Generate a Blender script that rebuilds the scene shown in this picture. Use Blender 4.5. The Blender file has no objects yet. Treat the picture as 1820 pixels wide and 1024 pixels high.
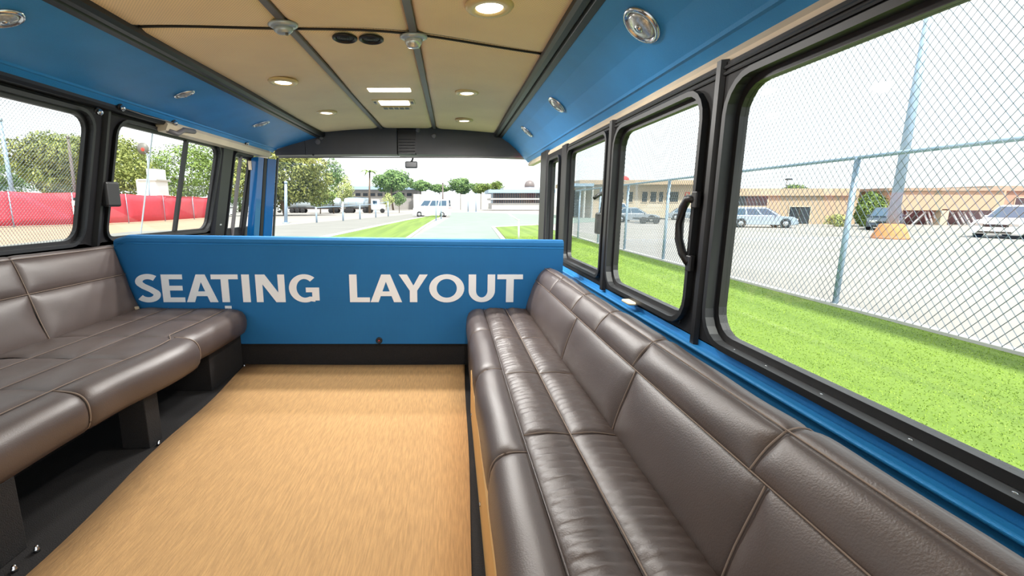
import bpy, bmesh, math, random
from mathutils import Vector, Matrix
random.seed(7)
R = math.radians
scene = bpy.context.scene
col = scene.collection

# ------------------------------------------------------------------ camera
F = 800.0; CAM_H = 1.18; VPX = 802.0
PITCH = math.atan(147.0 / F)
cd = bpy.data.cameras.new('camera'); cam = bpy.data.objects.new('camera', cd); col.objects.link(cam)
cd.sensor_width = 36.0; cd.lens = F / 1820.0 * 36.0
cd.shift_x = (910.0 - VPX) / 1820.0
cd.clip_start = 0.02; cd.clip_end = 2000
cam.location = (0, 0, CAM_H); cam.rotation_euler = (R(90) - PITCH, 0, 0)
scene.camera = cam

# ------------------------------------------------------------------ sky, sun, exposure
w = bpy.data.worlds.new('overcast_sky'); scene.world = w; w.use_nodes = True
bg = w.node_tree.nodes['Background']
bg.inputs['Color'].default_value = (0.93, 0.965, 1.0, 1)
bg.inputs['Strength'].default_value = 1.08
sd = bpy.data.lights.new('sun', 'SUN'); sun = bpy.data.objects.new('sun', sd); col.objects.link(sun)
sd.energy = 4.6; sd.angle = R(3); sd.color = (1.0, 0.96, 0.9)
sun.rotation_euler = Vector((-0.12, 0.50, -0.86)).to_track_quat('-Z', 'Y').to_euler()
vs = scene.view_settings
vs.view_transform = 'Standard'; vs.look = 'None'; vs.gamma = 1.0; vs.use_curve_mapping = False
vs.exposure = 1.0
LAMP_POWER = 36.0

# ------------------------------------------------------------------ materials
def srgb(r, g, b):
    f = lambda c: (c / 255 / 12.92) if c <= 10 else ((c / 255 + 0.055) / 1.055) ** 2.4
    return (f(r), f(g), f(b), 1)
MATS = {}
def mat(name, rgb, rough=0.5, metal=0.0, var=0.0, vscale=8.0, bump=0.0, bscale=60.0, stretch=(1, 1, 1), coat=0.0, spec=0.5, detail=4):
    m = bpy.data.materials.new(name); m.use_nodes = True; MATS[name] = m
    nt = m.node_tree; p = nt.nodes['Principled BSDF']
    p.inputs['Roughness'].default_value = rough; p.inputs['Metallic'].default_value = metal
    p.inputs['Coat Weight'].default_value = coat; p.inputs['Specular IOR Level'].default_value = spec
    c = srgb(*rgb); p.inputs['Base Color'].default_value = c
    if var or bump:
        tc = nt.nodes.new('ShaderNodeTexCoord'); mp = nt.nodes.new('ShaderNodeMapping')
        mp.inputs['Scale'].default_value = stretch
        nt.links.new(tc.outputs['Object'], mp.inputs['Vector'])
    if var:
        n = nt.nodes.new('ShaderNodeTexNoise'); n.inputs['Scale'].default_value = vscale; n.inputs['Detail'].default_value = detail
        nt.links.new(mp.outputs['Vector'], n.inputs['Vector'])
        r = nt.nodes.new('ShaderNodeValToRGB')
        r.color_ramp.elements[0].position = 0.3; r.color_ramp.elements[1].position = 0.7
        r.color_ramp.elements[0].color = tuple(x * (1 - var) for x in c[:3]) + (1,)
        r.color_ramp.elements[1].color = tuple(min(1, x * (1 + var)) for x in c[:3]) + (1,)
        nt.links.new(n.outputs['Fac'], r.inputs['Fac']); nt.links.new(r.outputs['Color'], p.inputs['Base Color'])
    if bump:
        n2 = nt.nodes.new('ShaderNodeTexNoise'); n2.inputs['Scale'].default_value = bscale; n2.inputs['Detail'].default_value = 3
        nt.links.new(mp.outputs['Vector'], n2.inputs['Vector'])
        b = nt.nodes.new('ShaderNodeBump'); b.inputs['Strength'].default_value = bump; b.inputs['Distance'].default_value = 0.004
        nt.links.new(n2.outputs['Fac'], b.inputs['Height']); nt.links.new(b.outputs['Normal'], p.inputs['Normal'])
    return m
def dotted(name, rgb, dark, scale, rough=0.85, ax=(1, 1, 1)):
    """woven / perforated cloth: a fine grid of dark pin holes"""
    m = mat(name, rgb, rough, var=0.05, vscale=3)
    nt = m.node_tree; p = nt.nodes['Principled BSDF']
    tc = nt.nodes.new('ShaderNodeTexCoord'); mp = nt.nodes.new('ShaderNodeMapping')
    mp.inputs['Scale'].default_value = tuple(scale * a for a in ax); mp.inputs['Rotation'].default_value = (0, 0, R(45)) if ax[2] == 0 else (0, 0, 0)
    nt.links.new(tc.outputs['Object'], mp.inputs['Vector'])
    v = nt.nodes.new('ShaderNodeTexVoronoi'); v.inputs['Randomness'].default_value = 0.0; v.inputs['Scale'].default_value = 1
    nt.links.new(mp.outputs['Vector'], v.inputs['Vector'])
    r = nt.nodes.new('ShaderNodeValToRGB'); r.color_ramp.elements[0].position = 0.16; r.color_ramp.elements[1].position = 0.34
    r.color_ramp.elements[0].color = (dark, dark, dark, 1); r.color_ramp.elements[1].color = (1, 1, 1, 1)
    nt.links.new(v.outputs['Distance'], r.inputs['Fac'])
    mx = nt.nodes.new('ShaderNodeMix'); mx.data_type = 'RGBA'; mx.blend_type = 'MULTIPLY'; mx.inputs['Factor'].default_value = 1
    src = p.inputs['Base Color'].links[0].from_socket
    nt.links.new(src, mx.inputs['A']); nt.links.new(r.outputs['Color'], mx.inputs['B']); nt.links.new(mx.outputs['Result'], p.inputs['Base Color'])
    return m
def emit(name, rgb, s):
    m = bpy.data.materials.new(name); m.use_nodes = True; MATS[name] = m
    p = m.node_tree.nodes['Principled BSDF']; p.inputs['Base Color'].default_value = srgb(*rgb)
    p.inputs['Emission Color'].default_value = srgb(*rgb); p.inputs['Emission Strength'].default_value = s
    return m
def glassmat(name, tint, gloss=0.04):
    m = bpy.data.materials.new(name); m.use_nodes = True; MATS[name] = m
    nt = m.node_tree; nt.nodes.clear()
    o = nt.nodes.new('ShaderNodeOutputMaterial'); t = nt.nodes.new('ShaderNodeBsdfTransparent'); g = nt.nodes.new('ShaderNodeBsdfGlossy')
    t.inputs['Color'].default_value = tint; g.inputs['Roughness'].default_value = 0.02
    x = nt.nodes.new('ShaderNodeMixShader'); x.inputs[0].default_value = gloss
    nt.links.new(t.outputs[0], x.inputs[1]); nt.links.new(g.outputs[0], x.inputs[2]); nt.links.new(x.outputs[0], o.inputs['Surface'])
    return m

leather = mat('brown_leather', (80, 68, 63), 0.42, var=0.10, vscale=5, bump=0.15, bscale=260, spec=0.55)
stitch = mat('tan_stitching', (130, 112, 98), 0.7)
blue_cloth = dotted('blue_cloth', (22, 108, 166), 0.72, 120, 0.75)
blue_vinyl = mat('blue_vinyl', (38, 132, 196), 0.5, var=0.07, vscale=4, bump=0.25, bscale=220)
blue_paint = mat('blue_paint', (4, 84, 140), 0.16, coat=0.6)
black_plastic = mat('black_plastic', (27, 26, 27), 0.45, var=0.08, vscale=12)
black_frame = mat('black_frame', (24, 23, 25), 0.6, spec=0.25)
black_rubber = mat('black_rubber', (26, 27, 29), 0.5)
dark_header = mat('charcoal_header', (66, 64, 65), 0.6, var=0.08, vscale=3)
black_carpet = mat('black_carpet', (30, 28, 28), 0.95, var=0.35, vscale=220, bump=0.8, bscale=260)
grey_metal = mat('grey_strip', (104, 99, 98), 0.5)
tan_head = dotted('tan_headliner', (252, 221, 178), 0.72, 95, 0.9, (1, 1, 0))
tan_mat = mat('tan_mat', (196, 154, 102), 0.85, var=0.16, vscale=18, bump=0.5, bscale=90, stretch=(9, 0.7, 1))
tan_base = mat('tan_base', (206, 160, 96), 0.7, var=0.05)
cream = mat('cream_trim', (206, 188, 160), 0.5, var=0.05)
chrome = mat('chrome', (205, 208, 212), 0.18, metal=1.0)
silver = mat('silver_plastic', (176, 186, 192), 0.3, metal=0.4)
bezel_tan = mat('tan_bezel', (214, 186, 128), 0.35)
white_print = mat('white_print', (244, 245, 246), 0.6)
lamp_lens = emit('lamp_lens', (255, 250, 238), 4.0)
clear_lens = mat('clear_lens', (202, 204, 202), 0.2, metal=0.5, var=0.3, vscale=70)
glass = glassmat('window_glass', (0.96, 0.985, 0.975, 1))
speaker_black = mat('speaker_black', (26, 20, 18), 0.45)
galv = mat('galvanised_steel', (150, 172, 192), 0.45, metal=0.3)
wire = mat('fence_wire', (104, 116, 126), 0.5, metal=0.2)
concrete = mat('concrete_lot', (142, 138, 134), 0.95, spec=0.08, var=0.08, vscale=0.35, detail=8)
asphalt = mat('pale_asphalt', (124, 124, 120), 0.95, spec=0.08, var=0.06, vscale=0.5, detail=8)
path_mat = mat('pale_green_road', (124, 136, 128), 0.95, spec=0.08, var=0.06, vscale=0.6)
kerb_mat = mat('white_kerb', (182, 179, 175), 0.9, spec=0.08, var=0.04)
sand_mat = mat('sand', (158, 134, 114), 0.95, spec=0.08, var=0.08, vscale=0.6)
beige = mat('beige_stucco', (172, 150, 126), 0.9, var=0.05, vscale=0.8)
beige2 = mat('pale_stucco', (188, 170, 148), 0.9, var=0.04, vscale=0.8)
brown_roof = mat('brown_stucco', (156, 130, 112), 0.9, var=0.05)
dark_open = mat('dark_glass_and_shade', (44, 46, 50), 0.25, var=0.2, vscale=1.5)  # dark panes, and the painted shade inside the open garage bays
white_paint = mat('white_paint', (236, 238, 240), 0.3, coat=0.3)
silver_paint = mat('silver_blue_paint', (164, 180, 196), 0.25, metal=0.35, coat=0.4)
grey_paint = mat('grey_paint', (150, 158, 166), 0.25, metal=0.35, coat=0.4)
dark_paint = mat('dark_paint', (58, 70, 84), 0.25, metal=0.2, coat=0.4)
car_glass = mat('car_glass', (62, 84, 104), 0.08)
tyre = mat('tyre', (34, 34, 36), 0.8)
bark = mat('bark', (104, 90, 76), 0.9, var=0.2, vscale=6)
orange_base = mat('orange_concrete', (186, 126, 80), 0.85, var=0.08)
red_net = None
red_mat = mat('red_paint', (206, 48, 44), 0.5)
dark_pole = mat('dark_pole', (104, 92, 90), 0.7)
def leafmat(name, a, b):
    m = mat(name, a, 0.6, spec=0.25)
    nt = m.node_tree; p = nt.nodes['Principled BSDF']
    g = nt.nodes.new('ShaderNodeNewGeometry'); r = nt.nodes.new('ShaderNodeValToRGB')
    r.color_ramp.elements[0].color = srgb(*a); r.color_ramp.elements[1].color = srgb(*b)
    nt.links.new(g.outputs['Random Per Island'], r.inputs['Fac']); nt.links.new(r.outputs['Color'], p.inputs['Base Color'])
    return m
leaf_a = leafmat('leaf_olive', (92, 102, 50), (152, 156, 88))
leaf_b = leafmat('leaf_green', (70, 98, 52), (120, 146, 84))
leaf_c = leafmat('leaf_pale', (136, 152, 84), (188, 192, 128))
leaf_d = leafmat('leaf_dark', (74, 96, 46), (128, 146, 72))
blade_mat = leafmat('grass_blade', (112, 140, 44), (136, 160, 60))
def make_lawn_mat():
    m = mat('lawn', (98, 122, 40), 0.9, var=0.07, vscale=26, detail=8)
    nt = m.node_tree; p = nt.nodes['Principled BSDF']
    tc = nt.nodes.new('ShaderNodeTexCoord'); mp = nt.nodes.new('ShaderNodeMapping'); mp.inputs['Scale'].default_value = (1.0, 0.035, 1)
    nt.links.new(tc.outputs['Object'], mp.inputs['Vector'])
    n = nt.nodes.new('ShaderNodeTexNoise'); n.inputs['Scale'].default_value = 2.2; n.inputs['Detail'].default_value = 2
    nt.links.new(mp.outputs['Vector'], n.inputs['Vector'])
    r = nt.nodes.new('ShaderNodeValToRGB'); r.color_ramp.elements[0].position = .38; r.color_ramp.elements[1].position = .62
    r.color_ramp.elements[0].color = (.78, .82, .7, 1); r.color_ramp.elements[1].color = (1.1, 1.08, 1.1, 1)
    nt.links.new(n.outputs['Fac'], r.inputs['Fac'])
    mx = nt.nodes.new('ShaderNodeMix'); mx.data_type = 'RGBA'; mx.blend_type = 'MULTIPLY'; mx.inputs['Factor'].default_value = 1
    src = p.inputs['Base Color'].links[0].from_socket
    nt.links.new(src, mx.inputs['A']); nt.links.new(r.outputs['Color'], mx.inputs['B']); nt.links.new(mx.outputs['Result'], p.inputs['Base Color'])
    return m
lawn_mat = make_lawn_mat()

# ------------------------------------------------------------------ mesh helpers
def mobj(name, V, Fc, m, parent=None, smooth=False, local=False):
    """one mesh object; V is in world coordinates unless local"""
    me = bpy.data.meshes.new(name)
    if parent is not None and not local:
        o = parent_origin(parent); V = [(v[0] - o[0], v[1] - o[1], v[2] - o[2]) for v in V]
    me.from_pydata([tuple(v) for v in V], [], Fc); me.update()
    bm = bmesh.new(); bm.from_mesh(me); bmesh.ops.recalc_face_normals(bm, faces=bm.faces); bm.to_mesh(me); bm.free()
    me.materials.append(m)
    if smooth:
        for p in me.polygons: p.use_smooth = True
    ob = bpy.data.objects.new(name, me); col.objects.link(ob)
    if parent is not None: ob.parent = parent
    return ob
def parent_origin(p):
    o = Vector(p.location)
    while p.parent is not None:
        p = p.parent; o = o + Vector(p.location)
    return o
def empty(name, loc, label, cat, group=None, rz=0):
    o = bpy.data.objects.new(name, None); col.objects.link(o); o.location = loc; o.rotation_euler = (0, 0, rz)
    o.empty_display_size = 0.1
    return tag(o, label, cat, group)
def tag(o, label, cat, group=None):
    o['label'] = label; o['category'] = cat
    if group: o['group'] = group
    return o
def struct(o, label=None, cat=None):
    o['kind'] = 'structure'
    if label: o['label'] = label
    if cat: o['category'] = cat
    return o
def boxvf(lo, hi, bev=0.0, seg=2):
    bm = bmesh.new()
    bmesh.ops.create_cube(bm, size=1)
    for v in bm.verts:
        for k in range(3): v.co[k] = lo[k] + (v.co[k] + .5) * (hi[k] - lo[k])
    if bev: bmesh.ops.bevel(bm, geom=list(bm.edges), offset=bev, segments=seg, affect='EDGES', profile=0.5)
    bm.verts.index_update()
    V = [tuple(v.co) for v in bm.verts]; Fc = [[v.index for v in f.verts] for f in bm.faces]; bm.free()
    return V, Fc
def box(name, lo, hi, m, parent=None, bev=0.0, local=False, smooth=False):
    V, Fc = boxvf(lo, hi, bev); return mobj(name, V, Fc, m, parent, smooth, local)
def join(parts):
    V = []; Fc = []
    for v, f in parts:
        n = len(V); V += list(v); Fc += [[i + n for i in q] for q in f]
    return V, Fc
def tubevf(pts, r, n=6, cap=True, closed=False):
    pts = [Vector(p) for p in pts]; V = []; Fc = []; N = len(pts)
    rs = r if isinstance(r, (list, tuple)) else [r] * N
    ref = None
    for i, p in enumerate(pts):
        if closed: d = pts[(i + 1) % N] - pts[i - 1]
        else: d = pts[min(i + 1, N - 1)] - pts[max(i - 1, 0)]
        d.normalize()
        if ref is None or abs(ref.dot(d)) > .95: ref = Vector((0, 0, 1)) if abs(d.z) < .9 else Vector((1, 0, 0))
        a = d.cross(ref).normalized(); b = d.cross(a).normalized(); ref = -b if False else ref
        for k in range(n):
            t = 2 * math.pi * k / n; V.append(p + (a * math.cos(t) + b * math.sin(t)) * rs[i])
    for i in range(N if closed else N - 1):
        j = (i + 1) % N
        for k in range(n): Fc.append([i * n + k, i * n + (k + 1) % n, j * n + (k + 1) % n, j * n + k])
    if cap and not closed: Fc.append(list(range(n))); Fc.append([(N - 1) * n + k for k in range(n)])
    return V, Fc
def tube(name, pts, r, m, parent=None, n=8, local=False, closed=False):
    V, Fc = tubevf(pts, r, n, closed=closed); return mobj(name, V, Fc, m, parent, True, local)
def lathevf(profile, n=20, axis=(0, 0, 1), origin=(0, 0, 0), ux=None, sx=1.0, sy=1.0):
    """profile: (radius, height) list turned about axis; sx, sy stretch it to an oval"""
    ax = Vector(axis).normalized()
    u = Vector(ux) if ux else (Vector((1, 0, 0)) if abs(ax.x) < .9 else Vector((0, 1, 0)))
    u = (u - ax * u.dot(ax)).normalized(); v = ax.cross(u); O = Vector(origin); V = []; Fc = []
    for r, h in profile:
        for k in range(n):
            t = 2 * math.pi * k / n; V.append(O + ax * h + u * (r * math.cos(t) * sx) + v * (r * math.sin(t) * sy))
    for i in range(len(profile) - 1):
        for k in range(n): Fc.append([i * n + k, i * n + (k + 1) % n, (i + 1) * n + (k + 1) % n, (i + 1) * n + k])
    if profile[0][0] > 1e-6: Fc.append(list(range(n)))
    if profile[-1][0] > 1e-6: Fc.append([(len(profile) - 1) * n + k for k in range(n)])
    return V, Fc
def lathe(name, profile, m, parent=None, smooth=True, local=False, **k):
    V, Fc = lathevf(profile, **k); return mobj(name, V, Fc, m, parent, smooth, local)
def prism(name, poly, lo, hi, m, parent=None, plane='xy', local=False):
    """polygon in a plane pulled from lo to hi along the third axis"""
    f = {'xy': lambda a, b, c: (a, b, c), 'xz': lambda a, b, c: (a, c, b), 'yz': lambda a, b, c: (c, a, b)}[plane]
    n = len(poly); V = [f(a, b, lo) for a, b in poly] + [f(a, b, hi) for a, b in poly]
    Fc = [list(range(n)), list(range(n, 2 * n))] + [[i, (i + 1) % n, n + (i + 1) % n, n + i] for i in range(n)]
    return mobj(name, V, Fc, m, parent, False, local)
def at(px, py, X=None, Y=None, Z=None):
    """photo pixel to the point where its line of sight meets a plane"""
    d = Vector(((px - VPX) / F, math.cos(PITCH) + (512 - py) / F * math.sin(PITCH), -math.sin(PITCH) + (512 - py) / F * math.cos(PITCH)))
    t = X / d.x if X is not None else (Y / d.y if Y is not None else (Z - CAM_H) / d.z)
    return Vector((0, 0, CAM_H)) + d * t

# ------------------------------------------------------------------ ground outside
G = -0.52
def ground_patch(name, poly, z, m, label, cat, thick=0.06):
    o = prism(name, poly, z - thick, z, m); return struct(o, label, cat)
ground_patch('ground', [(-500, -120), (500, -120), (500, 700), (-500, 700)], G, concrete, 'pale concrete parking lot all around the vehicle', 'ground', 0.3)
ground_patch('sand_ground', [(-90, -20), (-90, 70), (-37, 70), (-20, 38), (-12, 15), (-9, -20)], G + .012, sand_mat, 'tan sandy ground in front of the red net fence', 'ground', .01)
gp = lambda x, y: tuple(at(x, y, Z=G))[:2]
ground_patch('road', [(-7, -12), (-7, 21.5), (-7.2, 22.5), gp(640, 411), gp(720, 393), gp(790, 378.5), gp(760, 377), gp(700, 384), gp(465, 404), (-21, 30), (-14, -12)], G + .016, asphalt, 'grey asphalt lane running past the lot fence on the left', 'road', .012)
ground_patch('drive', [(-2.2, -12), (1.0, -12), (1.6, 10), (2.45, 21.3), (3.3, 35), (7.7, 40), (30, 62), (5, 110), (-3, 107), (-.1, 70), (-1.2, 40), (-2.2, 21)], G + .02, path_mat, 'pale green tinted drive straight ahead of the windscreen', 'road', .016)
LAWN = [(1.05, -10), (6.42, -10), (6.42, 20), (7.4, 39), (3.5, 35.4), (2.7, 21.3), (1.75, 10)]
ground_patch('lawn', LAWN, G + .03, lawn_mat, 'mown green lawn strip between the vehicle and the chain link fence', 'lawn', .03)
STRIP = [(-6.7, 21), (-6.2, 30), gp(720, 391), gp(790, 378.5), gp(800, 379), gp(772, 391), gp(752, 404), gp(718, 430), (-2.4, 15), (-6.6, 15)]
ground_patch('verge', STRIP, G + .03, lawn_mat, 'narrow green grass verge between drive and lane ahead', 'lawn', .03)
def kerb(name, pts, wd, h, label):
    V = []; Fc = []
    P = [Vector((a, b, 0)) for a, b in pts]
    for i, p in enumerate(P):
        d = (P[min(i + 1, len(P) - 1)] - P[max(i - 1, 0)]).normalized(); nn = Vector((-d.y, d.x, 0)) * wd / 2
        for s, z in ((-1, G - .02), (-1, G + h), (1, G + h), (1, G - .02)): V.append((p.x + nn.x * s, p.y + nn.y * s, z))
    for i in range(len(P) - 1):
        for k in range(3): Fc.append([i * 4 + k, i * 4 + k + 1, i * 4 + 5 + k, i * 4 + 4 + k])
    return struct(mobj(name, V, Fc, kerb_mat), label, 'kerb')
kerb('fence_kerb', [(6.5, -10), (6.5, 20), (7.5, 39.5)], .16, .07, 'low white kerb along the foot of the chain link fence')
kerb('verge_kerb', [(-2.25, 12), (-2.25, 21.3), gp(752, 404.5), gp(772, 391.5), gp(800, 379.5)], .22, .06, 'white kerb edging the drive along the grass verge')
kerb('lane_kerb', [(-7.0, 12), (-6.9, 21.3), (-6.5, 30), gp(720, 392), gp(790, 378.8)], .5, .06, 'white kerb between the grey lane and the grass verge')
kerb('lawn_kerb', [(1.55, 10), (2.5, 21.3), (3.25, 35.6), (7.4, 39.7)], .2, .06, 'white kerb round the far corner of the lawn strip')
def grass_blades():
    V = []; Fc = []
    def inside(x, y, poly):
        c = False
        for i in range(len(poly)):
            (x1, y1), (x2, y2) = poly[i], poly[i - 1]
            if (y1 > y) != (y2 > y) and x < (x2 - x1) * (y - y1) / (y2 - y1) + x1: c = not c
        return c
    n = 0
    while n < 150000:
        y = 0.6 + (random.random() ** 2.0) * 24; x = 1.1 + random.random() * 5.3
        if not inside(x, y, LAWN): continue
        a = random.random() * 6.283; h = random.uniform(.005, .014); wd = .004 + .0007 * y; lx = random.uniform(-.02, .02); ly = random.uniform(-.02, .02)
        b = len(V); ca = math.cos(a) * wd; sa = math.sin(a) * wd
        V += [(x - ca, y - sa, G + .025), (x + ca, y + sa, G + .025), (x + lx, y + ly, G + .03 + h)]; Fc.append((b, b + 1, b + 2)); n += 1
    me = bpy.data.meshes.new('grass'); me.from_pydata(V, [], Fc); me.materials.append(blade_mat)
    o = bpy.data.objects.new('grass', me); col.objects.link(o); tag(o, 'short mown grass blades covering the lawn strip', 'grass'); o['kind'] = 'stuff'
grass_blades()

# ------------------------------------------------------------------ vehicle shell
XR = 0.92
def XL(z): return -2.46 + (z - .955) * .243 if z > .955 else -2.46
REAR = -0.75
fl = struct(box('floor', (-2.52, REAR, -.06), (1.0, 6.1, 0.0), black_carpet), 'black carpeted floor of the vehicle', 'floor')
# ceiling
CX = -.507; HX = 1.08
def cz(x): return 2.04 + .06 * (1 - ((x - CX) / HX) ** 2)
RAIL_L, RAIL_R, HEAD_Y = -1.588, .573, 5.72
V = []; Fc = []; N = 16
for j, y in enumerate((REAR, HEAD_Y)):
    for i in range(N + 1):
        x = RAIL_L + (RAIL_R - RAIL_L) * i / N; V.append((x, y, cz(x) + .012))
for j, y in enumerate((REAR, HEAD_Y)):
    for i in range(N + 1):
        x = RAIL_L + (RAIL_R - RAIL_L) * i / N; V.append((x, y, cz(x) + .06))
M = N + 1
for i in range(N): Fc += [[i, i + 1, M + i + 1, M + i], [2 * M + i, 2 * M + i + 1, 3 * M + i + 1, 3 * M + i]]
Fc += [[0, M, 3 * M, 2 * M], [N, M + N, 3 * M + N, 2 * M + N]]
ceiling = struct(mobj('ceiling', V, Fc, black_plastic), 'tan perforated headliner ceiling in stitched panels', 'ceiling')
def seam_y(x): return 2.52 + .18 * (x + 1.0) + .02 * math.sin(5 * x)
XB = [(RAIL_L + .02, -.862), (-.828, -.22), (-.186, RAIL_R - .02)]
for (xa, xb) in XB:
    for row in range(2):
        V = []; Fc = []; nx, ny = 20, 26
        for j in range(ny + 1):
            tj = .5 - .5 * math.cos(math.pi * j / ny)
            for i in range(nx + 1):
                ti = .5 - .5 * math.cos(math.pi * i / nx); x = xa + (xb - xa) * ti
                ya = REAR if row == 0 else seam_y(x) + .007; yb = seam_y(x) - .007 if row == 0 else HEAD_Y - .04
                if row == 1:
                    dx = min(x - xa, xb - x); rr = .12
                    if dx < rr: yb -= rr - math.sqrt(max(0, rr * rr - (rr - dx) ** 2))
                y = ya + (yb - ya) * tj
                d = min(x - xa, xb - x, y - ya, yb - y); z = cz(x) + .012 - .026 * (1 - math.exp(-d / .02)) + .004 * math.sin(3 * y + 2 * x)
                V.append((x, y, z))
        for j in range(ny):
            for i in range(nx): a = j * (nx + 1) + i; Fc.append([a, a + 1, a + nx + 2, a + nx + 1])
        mobj('headliner_panel', V, Fc, tan_head, ceiling, True)
for (xa, xb) in XB:
    tube('seam', [(xa + (xb - xa) * k / 12, seam_y(xa + (xb - xa) * k / 12), cz(xa + (xb - xa) * k / 12) - .004) for k in range(13)], .006, speaker_black, ceiling, 6)
for xs in (-.845, -.203):
    box('ceiling_strip', (xs - .02, REAR, cz(xs) - .012), (xs + .02, HEAD_Y - .03, cz(xs) + .01), grey_metal, ceiling, .004)

# side rails between headliner and coves
def extrude_y(name, prof, y0, y1, m, parent=None, closed=True, smooth=False):
    n = len(prof); V = [(x, y0, z) for x, z in prof] + [(x, y1, z) for x, z in prof]
    Fc = [[i, (i + 1) % n, n + (i + 1) % n, n + i] for i in range(n if closed else n - 1)]
    if closed: Fc += [list(range(n)), list(range(n, 2 * n))]
    return mobj(name, V, Fc, m, parent, smooth)
def rail(name, x, s, label):
    z = 2.0
    prof = [(x - s * .055, z + .055), (x - s * .055, z + .012), (x - s * .04, z - .005), (x - s * .012, z - .008), (x, z + .006), (x + s * .008, z - .012), (x + s * .04, z - .018), (x + s * .058, z - .004), (x + s * .06, z + .07), (x, z + .075)]
    o = extrude_y(name, prof, REAR, HEAD_Y + .02, black_plastic); return struct(o, label, 'trim')
rail('trim_1', RAIL_R, 1, 'glossy black rail along the right edge of the headliner')
rail('trim_2', RAIL_L, -1, 'glossy black rail along the left edge of the headliner')
# coves
def cove(name, prof, label, thick=.05):
    back = [(x, z + thick) for x, z in reversed(prof)]
    return struct(extrude_y(name, prof + back, REAR, HEAD_Y - .0, blue_vinyl, smooth=False), label, 'panel')
CR = [(.60, 1.995), (.70, 1.93), (.80, 1.845), (.893, 1.745), (.90, 1.733), (.912, 1.728), (.945, 1.694)]
CL = [(-1.62, 1.995), (-1.80, 1.95), (-1.98, 1.90), (-2.13, 1.858), (-2.138, 1.848), (-2.15, 1.845), (-2.185, 1.815)]
cove('wall_upper_right', CR, 'blue padded cove panel above the right windows')
cove('wall_upper_left', CL, 'blue padded cove panel above the left windows')
struct(extrude_y('trim_3', [(.945, 1.70), (.925, 1.668), (.93, 1.645), (.99, 1.645), (.99, 1.72)], REAR, 5.6, cream), 'cream trim strip under the right blue cove', 'trim')
struct(extrude_y('trim_4', [(-2.18, 1.82), (-2.175, 1.80), (-2.19, 1.785), (-2.26, 1.785), (-2.26, 1.83)], REAR, 3.6, black_plastic), 'black trim strip under the left blue cove', 'trim')
struct(extrude_y('trim_5', [(-2.18, 1.82), (-2.16, 1.79), (-2.18, 1.745), (-2.24, 1.735), (-2.27, 1.83)], 3.6, 5.60, cream), 'cream trim strip over the left front door', 'trim')

# lower walls
struct(box('wall_right', (XR, REAR, -.06), (XR + .06, 4.75, .70), blue_vinyl, bev=.006), 'blue side wall below the right windows', 'wall')
struct(box('wall_left', (-2.52, REAR, -.06), (-2.46, 5.6, .93), black_plastic, bev=.006), 'dark side wall below the left windows', 'wall')
struct(box('trim_6', (XR - .03, REAR, .655), (XR + .01, 4.7, .668), blue_vinyl, bev=.005), 'thin blue ridge along the right side wall', 'trim')

# windows ----------------------------------------------------------
def rrect(y0, y1, z0, z1, r, n=5):
    """rounded rectangle loop, four corners of n+1 points"""
    P = []
    for (cy, cz_, a0) in ((y1 - r, z1 - r, 0), (y0 + r, z1 - r, 90), (y0 + r, z0 + r, 180), (y1 - r, z0 + r, 270)):
        for k in range(n + 1):
            t = R(a0 + 90 * k / n); P.append((cy + r * math.cos(t), cz_ + r * math.sin(t)))
    return P
def outer_for(y0, y1, z0, z1, n=5):
    P = []
    for (a, b, p, q) in (((y1, z0), (y1, z1), (y1, z1), (y0, z1)), ((y0, z1), (y0, z1), (y0, z1), (y0, z1)),):
        pass
    for (cy, c) in ((y1, z1), (y0, z1), (y0, z0), (y1, z0)):
        P += [(cy, c)] * (n + 1)
    return P
def ring(name, outer, inner, X, d0, d1, m, parent):
    """flat ring between two loops in the wall, d0..d1 = offset towards the cabin"""
    n = len(inner); V = []
    for d in (d0, d1):
        for lp in (outer, inner):
            for (y, z) in lp: V.append((X(z) + d, y, z))
    Fc = []
    for i in range(n):
        j = (i + 1) % n
        for base in (0, 2 * n): Fc.append([base + i, base + j, base + n + j, base + n + i])
        Fc.append([n + i, n + j, 3 * n + j, 3 * n + i]); Fc.append([i, j, 2 * n + j, 2 * n + i])
    me_v = V
    ob = mobj(name, me_v, Fc, m, parent)
    bm = bmesh.new(); bm.from_mesh(ob.data); bmesh.ops.remove_doubles(bm, verts=bm.verts, dist=1e-5)
    bmesh.ops.dissolve_degenerate(bm, edges=bm.edges, dist=1e-5); bmesh.ops.recalc_face_normals(bm, faces=bm.faces); bm.to_mesh(ob.data); bm.free()
    return ob
def screw(parent, p, nrm, r=.008, m=chrome, name='screw'):
    return lathe(name, [(r * 1.5, 0), (r * 1.4, .003), (r * .9, .005), (r * .35, .0045), (0, .004)], m, parent, axis=nrm, origin=p, n=10)
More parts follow.
